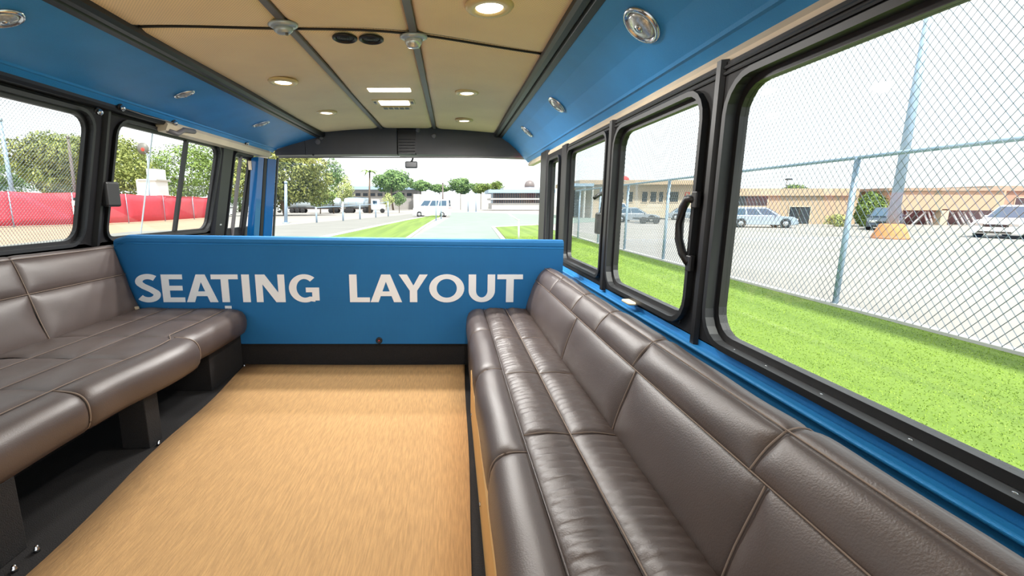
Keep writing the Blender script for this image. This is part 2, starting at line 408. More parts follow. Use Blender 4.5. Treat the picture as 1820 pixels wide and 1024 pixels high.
def window(name, side, y0, y1, z0, z1, oy0, oy1, oz0, oz1, label, rad=.09, slide=None):
    X = (lambda z: XR) if side > 0 else XL
    s = -side                                   # direction into the cabin
    root = bpy.data.objects.new(name, None); col.objects.link(root); root.location = (X(z0), (y0 + y1) / 2, oz0); struct(root, label, 'window')
    inner = rrect(y0, y1, z0, z1, rad)
    ring('frame', outer_for(oy0, oy1, oz0, oz1), rrect(y0 - .03, y1 + .03, z0 - .03, z1 + .03, rad + .02), X, s * -.05, s * .0, black_frame, root)
    ring('gasket', rrect(y0 - .042, y1 + .042, z0 - .042, z1 + .042, rad + .03), rrect(y0 - .022, y1 + .022, z0 - .022, z1 + .022, rad + .012), X, s * -.02, s * .022, black_rubber, root)
    ring('inner_frame', rrect(y0 - .03, y1 + .03, z0 - .03, z1 + .03, rad + .02), inner, X, s * -.04, s * -.012, black_plastic, root)
    pane = [(X(z) - s * .026, y, z) for y, z in inner]
    V = pane + [(a - s * .004, b, c) for a, b, c in pane]; n = len(pane)
    mobj('pane', V, [list(range(n)), list(range(n, 2 * n))] + [[i, (i + 1) % n, n + (i + 1) % n, n + i] for i in range(n)], glass, root)
    return root
ZT = 1.562
w1 = window('window_1', 1, -.55, 1.53, .742, ZT - .01, -.75, 1.63, .69, 1.65, 'large rear right window facing the chain link fence')
w2 = window('window_2', 1, 1.735, 2.57, .752, ZT, 1.63, 2.66, .69, 1.65, 'middle right window with a black grab handle')
w3 = window('window_3', 1, 2.76, 3.60, .775, ZT + .01, 2.66, 3.68, .69, 1.65, 'front right side window ahead of the middle one', .05)
w4 = window('window_4', 1, 3.93, 4.28, .83, 1.56, 3.68, 4.75, .69, 1.65, 'narrow right quarter window beside the windscreen pillar', .04)
w5 = window('window_5', -1, .6, 2.97, .955, 1.725, REAR, 3.1, .90, 1.80, 'rear left window covered by a diamond mesh screen')
w6 = window('window_6', -1, 3.23, 4.57, .955, 1.725, 3.1, 4.68, .90, 1.80, 'middle left sliding window looking onto the red net')
w7 = window('window_7', -1, 4.92, 5.30, .80, 1.69, 4.68, 5.34, .70, 1.80, 'narrow left cab door window beside the blue pillar', .03)
# heavy B posts
def post(name, X, y0, y1, z0, z1, d, s, label):
    prof = [(y0, 0), (y0 + .015, d), (y1 - .015, d), (y1, 0)]
    V = []
    for z in (z0, z1):
        for (y, k) in prof: V.append((X(z) + s * (k - .02), y, z))
    Fc = [[0, 1, 2, 3], [4, 5, 6, 7]] + [[i, (i + 1) % 4, 4 + (i + 1) % 4, 4 + i] for i in range(4)]
    return struct(mobj(name, V, Fc, black_plastic), label, 'trim')
post('trim_7', lambda z: XR, 1.605, 1.66, .66, 1.66, .035, -1, 'thick black pillar between the two right windows')
post('trim_8', lambda z: XR, 2.63, 2.70, .68, 1.65, .04, -1, 'slim black pillar ahead of the middle right window')
post('trim_9', lambda z: XR, 3.68, 3.86, .68, 1.66, .03, -1, 'black door pillar before the right quarter window')
post('trim_10', XL, 3.075, 3.125, .90, 1.80, .05, 1, 'black pillar between the two left windows')
post('trim_11', XL, 4.62, 4.84, .80, 1.79, .04, 1, 'black pillar behind the left cab door window')
post('trim_12', lambda z: XR, 4.45, 4.75, .70, 1.70, .03, -1, 'black right windscreen pillar')
for zz, k in ((1.632, 14), (1.612, 15)):
    struct(extrude_y('trim_%d' % k, [(XR + .002, zz - .006), (XR - .006, zz - .005), (XR - .008, zz), (XR - .006, zz + .005), (XR + .002, zz + .006)], REAR, 3.66, black_plastic), ['upper', 'lower'][k - 14] + ' black rib along the frame above the right windows', 'trim')
# details on the right windows
for y in (-.1, .45, .66, .83, 1.05, 1.25, 1.40): screw(w1, (XR - .0005, y, .713), (-1, 0, 0), .006)
for y in (.85, 1.08, 1.36, 1.49): screw(w1, (XR + .0, y, 1.592), (-1, 0, 0), .006)
for y in (1.85, 2.05, 2.3): screw(w2, (XR, y, 1.595), (-1, 0, 0), .006)
for y in (1.76, 1.84, 1.95, 2.2, 2.4): screw(w2, (XR, y, .72), (-1, 0, 0), .006, black_rubber)
for y in (2.85, 3.05, 3.3): screw(w3, (XR, y, .733), (-1, 0, 0), .005); screw(w3, (XR, y + .05, 1.603), (-1, 0, 0), .005)
hd = empty('grab_handle', (XR - .03, 1.735, .98), 'black looped grab handle on the pillar of the right windows', 'handle')
tube('grip', [(XR - .022, 1.69, 1.20), (XR - .03, 1.725, 1.205), (XR - .035, 1.748, 1.17), (XR - .035, 1.76, 1.11), (XR - .035, 1.755, 1.05), (XR - .03, 1.73, 1.0), (XR - .022, 1.69, .965)], .016, black_plastic, hd, 8)
for z in (1.20, .965): box('mount', (XR - .032, 1.665, z - .03), (XR - .012, 1.70, z + .03), black_plastic, hd, .004)
# side mirror outside
mi = empty('side_mirror', (1.05, 3.25, 1.05), 'black door mirror arm outside the front right window', 'mirror')
tube('arm', [(.985, 3.16, 1.23), (1.04, 3.19, 1.26), (1.07, 3.22, 1.24), (1.05, 3.20, 1.06)], .014, black_plastic, mi)
box('housing', (1.02, 3.17, .98), (1.09, 3.24, 1.13), black_plastic, mi, .012)
# rear left mesh screen
def lattice(name, pt, u0, u1, v0, v1, pu, pv, r, m, parent=None):
    """two families of straight diagonal wires clipped to a rectangle; pt(u, v, layer) -> point"""
    V = []; Fc = []; k = pv / pu
    for fam in (1, -1):
        c0 = min(v0 - fam * k * u0, v0 - fam * k * u1); c1 = max(v1 - fam * k * u0, v1 - fam * k * u1)
        c = math.floor(c0 / pv) * pv
        while c < c1:
            us = sorted([(v0 - c) / (fam * k), (v1 - c) / (fam * k)]); a = max(u0, us[0]); b = min(u1, us[1])
            if b - a > 1e-3:
                A = Vector(pt(a, fam * k * a + c, fam)); B = Vector(pt(b, fam * k * b + c, fam))
                v, f = tubevf([A, B], r, 4); n = len(V); V += v; Fc += [[i + n for i in q] for q in f]
            c += pv
    o = mobj(name, V, Fc, m, parent); return o
sc = lattice('mesh_screen', lambda u, v, f: (XL(v) - .045 + f * .0012, u, v), 0.6, 2.97, .955, 1.725, .021, .026, .0010, wire, w5); sc['kind'] = 'stuff'
# sliding bar, latch
def slantbar(name, y, wd, z0, z1, parent, m=black_plastic, d=.03):
    V = []
    for z in (z0, z1):
        for (a, b) in ((-wd, -.03), (wd, -.03), (wd, d - .03), (-wd, d - .03)): V.append((XL(z) + b, y + a, z))
    return mobj(name, V, [[0, 1, 2, 3], [4, 5, 6, 7]] + [[i, (i + 1) % 4, 4 + (i + 1) % 4, 4 + i] for i in range(4)], m, parent)
slantbar('sliding_bar', 4.05, .016, .95, 1.73, w6)
slantbar('sliding_bar', 3.62, .0025, .95, 1.73, w6, silver, .01)
slantbar('divider', 5.08, .016, .80, 1.70, w7, grey_metal)
lt = empty('window_latch', (XL(1.25) + .03, 3.16, 1.14), 'black latch block on the pillar between the left windows', 'latch')
V, Fc = boxvf((-2.37, 3.10, 1.17), (-2.32, 3.23, 1.34), .015, 3); mobj('housing', V, Fc, black_plastic, lt, False)
box('mount', (-2.40, 3.09, 1.19), (-2.36, 3.13, 1.32), black_rubber, lt, .005)
lk = empty('door_catch', (XL(1.0) + .03, 4.73, 1.0), 'small chrome catch on the pillar by the left cab door', 'latch')
box('plate', (XL(1.0) + .022, 4.70, .97), (XL(1.0) + .034, 4.77, 1.10), black_rubber, lk, .004)
for z in (.985, 1.03, 1.075): box('catch', (XL(1.0) + .034, 4.715, z - .014), (XL(1.0) + .048, 4.755, z + .014), chrome, lk, .004)
# clips and hooks under the left cove
for i, (x, y) in enumerate(((175, 198), (215, 191), (310, 218), (438, 254))):
    p = at(x, y, X=-2.165); h = empty('hook', p, ['silver knob above the pillar between the left windows', 'small silver clip under the left cove above the sliding window', 'grey clip under the left cove beside the cream trim', 'small clip under the left cove near the windscreen'][i], 'hook', 'curtain hooks on the left')
    lathe('knob', [(.014, 0), (.018, .008), (.016, .02), (.008, .026), (0, .027)], chrome, h, axis=(1, 0, -.4), origin=p, n=12)
    lathe('collar', [(.022, -.012), (.022, 0), (0, .001)], black_plastic, h, axis=(1, 0, -.4), origin=p, n=12)
tube('cable', [at(215, 191, X=-2.16), at(260, 206, X=-2.158), at(310, 219, X=-2.16)], .004, grey_metal).name = 'curtain_wire'
tag(bpy.data.objects['curtain_wire'], 'thin curtain wire strung under the left cove', 'wire')
br = empty('bracket', at(315, 230, X=-2.17), 'grey angled bracket above the left sliding window', 'bracket')
tube('arm', [at(298, 232, X=-2.19), at(315, 238, X=-2.165), at(327, 231, X=-2.16), at(345, 234, X=-2.17)], .02, grey_metal, br)
# blue A pillar of the left cab door
pl = struct(bpy.data.objects.new('door_1', None), 'glossy blue door pillar at the left of the windscreen', 'door'); col.objects.link(pl); pl.location = (-2.3, 5.3, .6)
def slab(name, pts, z0, z1, lean, m, parent):
    V = [(x, y, z0) for x, y in pts] + [(x + lean, y, z1) for x, y in pts]; n = len(pts)
    return mobj(name, V, [list(range(n)), list(range(n, 2 * n))] + [[i, (i + 1) % n, n + (i + 1) % n, n + i] for i in range(n)], m, parent)
slab('outer_post', [(-2.44, 5.30), (-2.36, 5.30), (-2.34, 5.40), (-2.42, 5.44)], .5, 1.72, .17, blue_paint, pl)
slab('inner_post', [(-2.38, 5.47), (-2.31, 5.47), (-2.25, 5.57), (-2.35, 5.59)], .5, 1.72, .16, blue_paint, pl)
slab('seal', [(-2.36, 5.41), (-2.33, 5.41), (-2.32, 5.465), (-2.36, 5.465)], .5, 1.72, .165, black_rubber, pl)
slab('edge_seal', [(-2.25, 5.58), (-2.235, 5.58), (-2.235, 5.62), (-2.26, 5.62)], .5, 1.74, .16, black_rubber, pl)
st = at(444, 294, Y=5.29); box('sticker', (st.x - .018, 5.290, st.z - .05), (st.x + .018, 5.298, st.z + .05), cream, pl, .001)

# front header over the windscreen
hr = struct(bpy.data.objects.new('wall_front', None), 'charcoal header panel over the windscreen', 'wall'); col.objects.link(hr); hr.location = (-.55, HEAD_Y, 1.75)
def header_piece(name, x0, x1, y, m):
    n = 8; V = []; Fc = []
    for k in range(n + 1):
        x = x0 + (x1 - x0) * k / n
        zb = 1.775 + .02 * math.cos((x + .55) * 1.2) - .015 * (x + .55) / 1.5; zt = (cz(x) + .02) if RAIL_L < x < RAIL_R else (2.03 - max(0, (x - RAIL_R)) * .72 - max(0, (RAIL_L - x)) * .32)
        V += [(x, y, zb), (x, y, zt), (x, y + .25, zb + .0), (x, y + .05, zt + .02)]
    for k in range(n):
        a = 4 * k; b = a + 4; Fc += [[a, a + 1, b + 1, b], [a + 2, a + 3, b + 3, b + 2], [a, a + 2, b + 2, b], [a + 1, a + 3, b + 3, b + 1]]
    Fc += [[0, 1, 3, 2], [4 * n, 4 * n + 1, 4 * n + 3, 4 * n + 2]]
    return mobj(name, V, Fc, m, hr)
header_piece('panel', -2.16, -1.79, HEAD_Y + .004, dark_header)
header_piece('panel', -1.782, -.665, HEAD_Y, dark_header)
header_piece('panel', -.43, .99, HEAD_Y, dark_header)
header_piece('recess', -.66, -.435, HEAD_Y + .09, speaker_black)
box('recess_shelf', (-.655, HEAD_Y + .01, 1.80), (-.44, HEAD_Y + .1, 1.818), black_plastic, hr, .003)
box('recess_leak_back', (-.72, HEAD_Y + .20, 1.81), (-.38, HEAD_Y + .24, 2.16), speaker_black, hr); box('recess_leak_top', (-.72, HEAD_Y - .02, 2.10), (-.38, HEAD_Y + .3, 2.16), speaker_black, hr)  # backing and top added to stop light leaking in round the recess
for k in range(5): box('louvre', (-.645, HEAD_Y + .06, 1.84 + k * .035), (-.45, HEAD_Y + .088, 1.846 + k * .035), black_rubber, hr)
for (x, y, r) in ((743, 231, .03), (771, 242, .03), (571, 245, .025), (565, 252, .035), (917, 263, .016), (938, 279, .02), (557, 275, .014)):
    p = at(x, y, Y=HEAD_Y - .002); lathe('fastener', [(r, 0), (r, .008), (r * .8, .014), (r * .5, .012), (0, .013)], grey_metal if r > .02 else black_rubber, hr, axis=(0, -1, 0), origin=p, n=14)
extrude = box('lip', (-2.12, HEAD_Y - .004, 1.752), (.985, HEAD_Y + .02, 1.768), grey_metal, hr, .004)
# windscreen, wrapped round at the sides
wsr = struct(bpy.data.objects.new('window_8', None), 'wide clear windscreen ahead of the blue partition', 'window'); col.objects.link(wsr); wsr.location = (-.6, 6.0, .6)
V = []; Fc = []
prof = [(-2.3, 5.66), (-2.05, 5.82), (-1.6, 5.93), (-.6, 6.02), (.3, 5.96), (.72, 5.72), (.93, 5.2), (.96, 4.78)]
for (x, y) in prof: V += [(x, y + .2, .55), (x * .985, y - .02, 1.80)]
for k in range(len(prof) - 1): Fc.append([2 * k, 2 * k + 1, 2 * k + 3, 2 * k + 2])
o = mobj('pane', V, Fc, glass, wsr, True)
mr = empty('rear_view_mirror', (-.49, 5.62, 1.62), 'small black rear view mirror hanging under the header', 'mirror')
p0 = at(720, 287, Y=5.62); p1 = at(742, 299, Y=5.62); V, Fc = boxvf((p0.x, 5.6, p1.z), (p1.x, 5.64, p0.z), .012, 2); mobj('housing', V, Fc, black_rubber, mr)
box('reflector', (p0.x + .012, 5.596, p1.z + .012), (p1.x - .012, 5.6, p0.z - .012), dark_open, mr)
tube('stem', [((p0.x + p1.x) / 2, 5.63, p0.z), ((p0.x + p1.x) / 2, 5.75, 1.72), ((p0.x + p1.x) / 2, 5.86, 1.76)], .012, black_rubber, mr)
# dashboard ledge under the windscreen
struct(box('trim_13', (-2.2, 5.3, .45), (.85, 6.05, .62), black_plastic, bev=.04), 'dark dashboard shelf under the windscreen', 'trim')

# ------------------------------------------------------------------ partition with lettering
PY = 3.2
pt = empty('partition', (-.85, PY, 0), 'blue cloth covered partition lettered SEATING LAYOUT behind the cab', 'partition')
def top_z(x): return .945 - .012 * x
V = []; Fc = []; prof = [(.0, None, .172), (.0, 1, -.09), (.0, 1, -.055), (.004, 1, -.05), (.0, 1, -.043), (.004, 1, -.02), (.018, 1, -.004), (.035, 1, 0), (.07, 1, 0), (.09, 1, -.015), (.09, None, .172)]
nx = 34; x0, x1 = -2.40, .80
for i in range(nx + 1):
    x = x0 + (x1 - x0) * i / nx
    e = min(1, (x - x0) / .06); drop = .03 * (1 - math.sqrt(max(0, 1 - (1 - e) ** 2)))
    for (dy, f, z) in prof: V.append((x, PY + dy, z if f is None else top_z(x) + z - drop))
P = len(prof)
for i in range(nx):
    for k in range(P - 1): Fc.append([i * P + k, i * P + k + 1, (i + 1) * P + k + 1, (i + 1) * P + k])
    Fc.append([i * P, i * P + P - 1, (i + 1) * P + P - 1, (i + 1) * P])
Fc += [list(range(P)), [nx * P + k for k in range(P)]]
mobj('panel', V, Fc, blue_cloth, pt, False)
box('kick_panel', (-2.40, PY + .012, 0), (.85, PY + .08, .172), black_carpet, pt)
tube('top_seam', [(x0 + .03 + (x1 - x0 - .03) * k / 20, PY - .001, top_z(x0 + (x1 - x0) * k / 20) - .058) for k in range(21)], .0025, blue_vinyl, pt, 5)
bt = at(674, 605, Y=PY); kb = lathe('button', [(.024, 0), (.024, .008), (.017, .012), (.012, .009), (0, .009)], black_rubber, pt, axis=(0, -1, 0), origin=(bt.x, PY, bt.z), n=16)
lathe('button_centre', [(.006, .009), (.005, .012), (0, .012)], red_mat, kb, axis=(0, -1, 0), origin=(bt.x, PY, bt.z), n=8)
# letters, drawn as strokes in a box of width wd and height 1
def stroke(pts, t, closed=False):
    """thick polyline (list of quads) with mitred joints; t = (horizontal, vertical) stroke width"""
    n = len(pts); L = []; Rr = []
    for i in range(n):
        a = Vector(pts[i - 1] if (i or closed) else pts[0]); b = Vector(pts[i]); c = Vector(pts[(i + 1) % n] if (i < n - 1 or closed) else pts[-1])
        d1 = (b - a); d2 = (c - b)
        if d1.length < 1e-9: d1 = d2
        if d2.length < 1e-9: d2 = d1
        d = (d1.normalized() + d2.normalized()).normalized(); nn = Vector((-d.y, d.x))
        off = Vector((nn.x * t[0] / 2, nn.y * t[1] / 2)); L.append(b + off); Rr.append(b - off)
    m = n if closed else n - 1
    return [[L[i], L[(i + 1) % n], Rr[(i + 1) % n], Rr[i]] for i in range(m)]
def arc(cx, cy, rx, ry, a0, a1, n=16): return [(cx + rx * math.cos(R(a0 + (a1 - a0) * k / n)), cy + ry * math.sin(R(a0 + (a1 - a0) * k / n))) for k in range(n + 1)]
def glyph(ch, wd, sw, sh):
    q = lambda x0, y0, x1, y1: [(x0, y0), (x1, y0), (x1, y1), (x0, y1)]
    if ch == 'I': return [q(0, 0, wd, 1)]
    if ch == 'L': return [q(0, 0, sw, 1), q(sw, 0, wd, sh)]
    if ch == 'T': return [q(0, 1 - sh, wd, 1), q(wd / 2 - sw / 2, 0, wd / 2 + sw / 2, 1 - sh)]
    if ch == 'E': return [q(0, 0, sw, 1), q(sw, 0, wd, sh), q(sw, .5 - sh / 2 + .01, wd * .93, .5 + sh / 2 + .01), q(sw, 1 - sh, wd * .96, 1)]
    if ch == 'A':
        s = sw * 1.08; m = wd / 2; yb = .22; yt = .22 + sh
        xi = lambda y: s + (m - s * .5 + 0.02 - s * .0 - s * .5) * 0 + (m - s) * y / .80
        return [[(0, 0), (s, 0), (m, .74), (m, 1), (m - s * .55, 1)], [(wd, 0), (wd - s, 0), (m, .74), (m, 1), (m + s * .55, 1)], q(wd * .22, yb, wd * .78, yt)]
    if ch == 'Y':
        m = wd / 2
        return [q(m - sw / 2, 0, m + sw / 2, .44), [(m - sw / 2, .42), (m, .42), (m, .60), (sw * 1.1, 1), (0, 1)], [(m + sw / 2, .42), (m, .42), (m, .60), (wd - sw * 1.1, 1), (wd, 1)]]
    if ch == 'N': return [q(0, 0, sw * .9, 1), q(wd - sw * .9, 0, wd, 1), [(0, 1), (sw * 1.25, 1), (wd, 0), (wd - sw * 1.25, 0)]]
    if ch == 'U': return stroke([(sw / 2, 1), (sw / 2, .42)] + arc(wd / 2, .42, wd / 2 - sw / 2, .42 - sh / 2, 180, 360, 18)[1:] + [(wd - sw / 2, 1)], (sw, sh))
    if ch == 'O': return stroke(arc(wd / 2, .5, wd / 2 - sw / 2, .51 - sh / 2, 0, 360, 36)[:-1], (sw, sh), True)
    if ch == 'G': return stroke(arc(wd * .52, .5, wd * .52 - sw / 2, .51 - sh / 2, 48, 296, 26) + [(wd - sw * .55, .10)], (sw, sh)) + [q(wd - sw * .95, .06, wd, .53), q(wd * .56, .53 - sh, wd - sw * .9, .53)]
    if ch == 'S':
        p = arc(wd * .53, .735, wd * .42, .19, 40, 200, 16) + [(wd * .30, .575), (wd * .62, .46)] + arc(wd * .47, .275, wd * .42, .19, 20, -150, 16)
        sm = []
        for i in range(len(p) - 1): sm += [p[i]]
        return stroke(sm + [p[-1]], (sw * .98, sh * 1.1))
LT = [('S', 123, 222, 0), ('E', 237, 338, 0), ('A', 345, 490, 0), ('T', 465, 588, 0), ('I', 605, 640, 0), ('N', 668, 801, 0), ('G', 820, 958, 0),
      ('L', 1098, 1190, 0), ('A', 1193, 1338, 0), ('Y', 1325, 1458, 0), ('O', 1464, 1625, 0), ('U', 1645, 1766, 0), ('T', 1776, 1893, 0)]
zb, hgt = .488, .203
for ch, a, b, _ in LT:
    xa = a * .001573 - 2.462; xb = b * .001573 - 2.462; wd = (xb - xa) / hgt
    V = []; Fc = []
    for gi, poly in enumerate(glyph(ch, wd, .265, .17)):
        n0 = len(V); n = len(poly)
        for y in (PY - .0030 - .00004 * gi - (.0004 * gi if gi < 4 else 0), PY + .0005): V += [(xa + p[0] * hgt, y, zb + p[1] * hgt) for p in poly]
        Fc += [[n0 + i for i in range(n)], [n0 + n + i for i in range(n)]] + [[n0 + i, n0 + (i + 1) % n, n0 + n + (i + 1) % n, n0 + n + i] for i in range(n)]
    o = mobj('letter', V, Fc, white_print, pt); o['label'] = 'white letter ' + ch
tk = at(406, 546.5, Y=PY); box('letter_mark', (tk.x - .024, PY - .003, tk.z - .008), (tk.x + .024, PY, tk.z + .012), white_print, pt)

# ------------------------------------------------------------------ floor mat
V = []; Fc = []; n = 40
for i in range(n + 1):
    y = -.55 + (3.2 + .55) * i / n
    xl = -1.37 - .075 * max(0, y - 1.2) / 1.0 + .012 * math.sin(y * 5.5); xr = .065 + .016 * (y - 1) + .004 * math.sin(y * 4)
    for k in range(9):
        x = xl + (xr - xl) * k / 8; V.append((x, y, .011 + .002 * math.sin(3 * x + 2 * y)))
for i in range(n):
    for k in range(8): a = i * 9 + k; Fc.append([a, a + 1, a + 10, a + 9])
fm = mobj('floor_mat', V, Fc, tan_mat, None, True)
md = fm.modifiers.new('thickness', 'SOLIDIFY'); md.thickness = .010; md.offset = -1
tag(fm, 'tan woven floor mat covering the aisle between the benches', 'mat')
# ------------------------------------------------------------------ leather benches
def cat_rom(P, per=6):
    if len(P) < 3: return P
    out = []
    for i in range(len(P) - 1):
        p0 = P[max(i - 1, 0)]; p1 = P[i]; p2 = P[i + 1]; p3 = P[min(i + 2, len(P) - 1)]
        for k in range(per):
            t = k / per
            out.append(tuple(.5 * (2 * p1[c] + (p2[c] - p0[c]) * t + (2 * p0[c] - 5 * p1[c] + 4 * p2[c] - p3[c]) * t * t + (3 * p1[c] - p0[c] - 3 * p2[c] + p3[c]) * t ** 3) for c in (0, 1)))
    return out + [P[-1]]
def pad(name, prof, y0, y1, parent, side, puff=.014, ripple=None, edge=.016, shift=None, ny=None, seed=0, taper=False):
    """stuffed leather panel: a profile in x, z swept along y, sunk at its seams"""
    C = cat_rom(prof); L = [0]
    for i in range(1, len(C)): L.append(L[-1] + math.hypot(C[i][0] - C[i - 1][0], C[i][1] - C[i - 1][1]))
    tot = L[-1]; ns = max(8, int(tot / .02)); ny = ny or max(10, int((y1 - y0) / (.012 if ripple else .035)))
    rnd = random.Random(seed); ph = [rnd.uniform(0, 6.28) for _ in range(6)]
    def S(t):
        s = t * tot; k = 0
        while k < len(L) - 2 and L[k + 1] < s: k += 1
        f = (s - L[k]) / max(1e-9, L[k + 1] - L[k]); a, b = C[k], C[k + 1]
        tx, tz = b[0] - a[0], b[1] - a[1]; l = math.hypot(tx, tz) or 1
        return a[0] + f * tx, a[1] + f * tz, -tz / l * side, tx / l * side
    V = []; Fc = []
    for j in range(ny + 1):
        tj = j / ny if ripple else .5 - .5 * math.cos(math.pi * j / ny); y = y0 + (y1 - y0) * tj
        for i in range(ns + 1):
            ti = .5 - .5 * math.cos(math.pi * i / ns); x, z, nx_, nz_ = S(ti)
            d = min(ti * tot, (1 - ti) * tot, y - y0, y1 - y)
            h = puff * (1 - math.exp(-max(0, d) / edge)) - .006
            h += .0035 * math.sin(7 * y + ph[0]) * math.sin(math.pi * ti) + .0015 * math.sin(19 * y + 5 * ti + ph[1]) * math.sin(math.pi * ti)
            if ripple:
                amp, per = ripple; yy = y + .012 * math.sin(4 * ti + ph[2]) + .008 * math.sin(9 * y + ph[3])
                h += amp * (math.sin(6.283 * yy / per) + .35 * math.sin(6.283 * yy / (per * 2.7) + ph[4])) * math.sin(math.pi * ti) ** .6 * min(1, d / .03)
            dx = (shift(y) * (1 - ti if taper else 1)) if shift else 0
            V.append((x + nx_ * h + dx, y, z + nz_ * h))
    for j in range(ny):
        for i in range(ns): a = j * (ns + 1) + i; Fc.append([a, a + 1, a + ns + 2, a + ns + 1])
    o = mobj(name, V, Fc, leather, parent, True); return o
def seam(parent, pts, r=.0018, m=stitch, name='piping'): return tube(name, pts, r, m, parent, 5)
# right bench
rb = empty('long_bench', (.45, 1.4, 0), 'long dark brown leather bench running below the right windows', 'bench')
Y0, Y1 = -.5, 3.185
fr = [(.135, .245), (.118, .30), (.118, .37), (.135, .415), (.175, .438), (.235, .440)]
sf = [(.235, .440), (.31, .452), (.39, .444)]; sb = [(.39, .444), (.46, .452), (.555, .438)]
bl = [(.535, .425), (.558, .52), (.602, .65)]; bu = [(.602, .65), (.632, .70), (.665, .736)]; btp = [(.665, .736), (.692, .745), (.722, .735), (.745, .69)]
def run(name, prof, ys, side, **k):
    for i in range(len(ys) - 1): pad(name, prof, ys[i], ys[i + 1], rb, side, seed=i + len(name), **k)
YF = [Y0, .55, 1.26, 1.97, 2.63, Y1]; YS = [Y0, .62, 1.36, 1.9, 2.43, Y1]; YL = [Y0, .78, 1.395, 2.10, Y1]; YU = [Y0, .83, 1.43, 1.84, 2.22, 2.72, Y1]
run('front_panel', fr, YF, 1, puff=.016); run('seat_panel', sf, YS, 1, puff=.014, ripple=(.0056, .036)); run('seat_panel', sb, YS, 1, puff=.014, ripple=(.0046, .036))
run('backrest_panel', bl, YL, 1, puff=.02, edge=.03); run('headroll_panel', bu, YU, 1, puff=.012); run('top_panel', btp, YU, 1, puff=.010)
for (x, z) in ((.235, .443), (.39, .447), (.602, .652), (.666, .739)):
    seam(rb, [(x + .003 * math.sin(y * 3), y, z + .001) for y in [Y0 + (Y1 - Y0) * k / 40 for k in range(41)]], .0026 if x < .4 else .0018, stitch if x > .3 else leather)
for prof, ys in ((fr, YF), (sf, YS), (sb, YS), (bl, YL), (bu, YU), (btp, YU)):
    for y in ys[1:-1]: seam(rb, [(x, y + .0, z + .0) for x, z in cat_rom(prof, 3)], .002)
extrude_y('core', [(.14, .2), (.128, .30), (.128, .365), (.145, .405), (.18, .427), (.54, .430), (.61, .64), (.672, .724), (.715, .724), (.738, .69), (.78, .2)], Y0 + .01, Y1 - .004, black_carpet, rb)
extrude_y('base_board', [(.112, .0), (.112, .25), (.128, .262), (.15, .262), (.15, 0)], Y0, 2.45, tan_base, rb)
extrude_y('base_skirt', [(.125, .0), (.118, .15), (.122, .26), (.16, .26), (.16, 0)], 2.452, Y1, leather, rb)
extrude_y('base_box', [(.152, 0), (.152, .2), (.85, .2), (.85, 0)], Y0 + .01, Y1 - .003, black_carpet, rb)
for y in (.9, 1.55, 2.3): screw(rb, (.112, y, .05), (-1, 0, 0), .006)
# left bench
lb = empty('left_bench', (-1.95, 1.4, 0), 'dark brown quilted leather bench below the left windows', 'bench')
B0, B1, BM = -.2, 3.185, 2.47
lfr = [(-1.535, .262), (-1.505, .285), (-1.492, .34), (-1.50, .395), (-1.54, .428), (-1.63, .440)]
lcols = [[(-1.63, .440), (-1.73, .447), (-1.83, .446)], [(-1.83, .446), (-1.94, .450), (-2.05, .448)], [(-2.05, .448), (-2.16, .450), (-2.28, .44)]]
lbl = [(-2.245, .425), (-2.285, .54), (-2.327, .695)]; lbu = [(-2.327, .695), (-2.357, .80), (-2.386, .885)]; lbt = [(-2.386, .885), (-2.40, .903), (-2.424, .90), (-2.44, .86)]
def lshift(y):
    if y > BM: return .012 * math.sin((y - BM) * 4.0)
    return .055 * math.exp(-((y - 2.30) / .32) ** 2) + .012
cells = [B0, .25, .62, .98, 1.34, 1.72, 2.1, BM, 2.83, B1]
for (a, b) in ((B0, .75), (.75, 1.72), (1.72, BM), (BM, B1)): pad('front_panel', lfr, a, b, lb, -1, .018, shift=lshift, seed=int(a * 9 + 9))
for i in range(len(cells) - 1):
    for k, prof in enumerate(lcols): pad('seat_panel', prof, cells[i], cells[i + 1], lb, -1, .0125, edge=.02, shift=lshift if k == 0 else None, seed=i * 3 + k, taper=True)
bs = [B0, .9, 1.62, 2.43, B1]
for i in range(len(bs) - 1):
    pad('backrest_panel', lbl, bs[i], bs[i + 1], lb, -1, .022, edge=.03, seed=i); pad('headroll_panel', lbu, bs[i], bs[i + 1], lb, -1, .016, seed=i + 5); pad('top_panel', lbt, bs[i], bs[i + 1], lb, -1, .008, seed=i + 9)
    if i: seam(lb, [(x, bs[i], z) for x, z in cat_rom(lbl, 3) + cat_rom(lbu, 3)], .003)
ly = [B0 + (B1 - B0) * k / 40 for k in range(41)]
seam(lb, [(-1.63 + lshift(y), y, .443) for y in ly], .0024); seam(lb, [(-2.327, y, .698) for y in ly], .0022); seam(lb, [(-2.387, y, .888) for y in ly], .0018)
for x in (-1.83, -2.05): seam(lb, [(x, y, .4475) for y in ly], .0016)
for y in (.75, 1.72, BM): seam(lb, [(x + lshift(y), y, z) for x, z in cat_rom(lfr, 4)], .0035)
extrude_y('core', [(-1.545, .27), (-1.512, .295), (-1.508, .34), (-1.515, .39), (-1.55, .415), (-2.255, .428), (-2.335, .685), (-2.393, .875), (-2.43, .87), (-2.43, .27)], B0 + .01, B1 - .004, black_carpet, lb)
for (y, wd) in ((1.34, .05), (2.09, .05)): box('leg', (-1.62, y - wd, 0), (-1.485, y + wd, .275), black_carpet, lb, .004)
box('leg', (-1.62, .1, 0), (-1.485, .2, .275), black_carpet, lb, .004)
box('end_box', (-2.44, 2.74, 0), (-1.545, 3.185, .275), black_carpet, lb, .004)
box('riser', (-2.44, B0, 0), (-1.92, 2.74, .27), black_carpet, lb, .004)
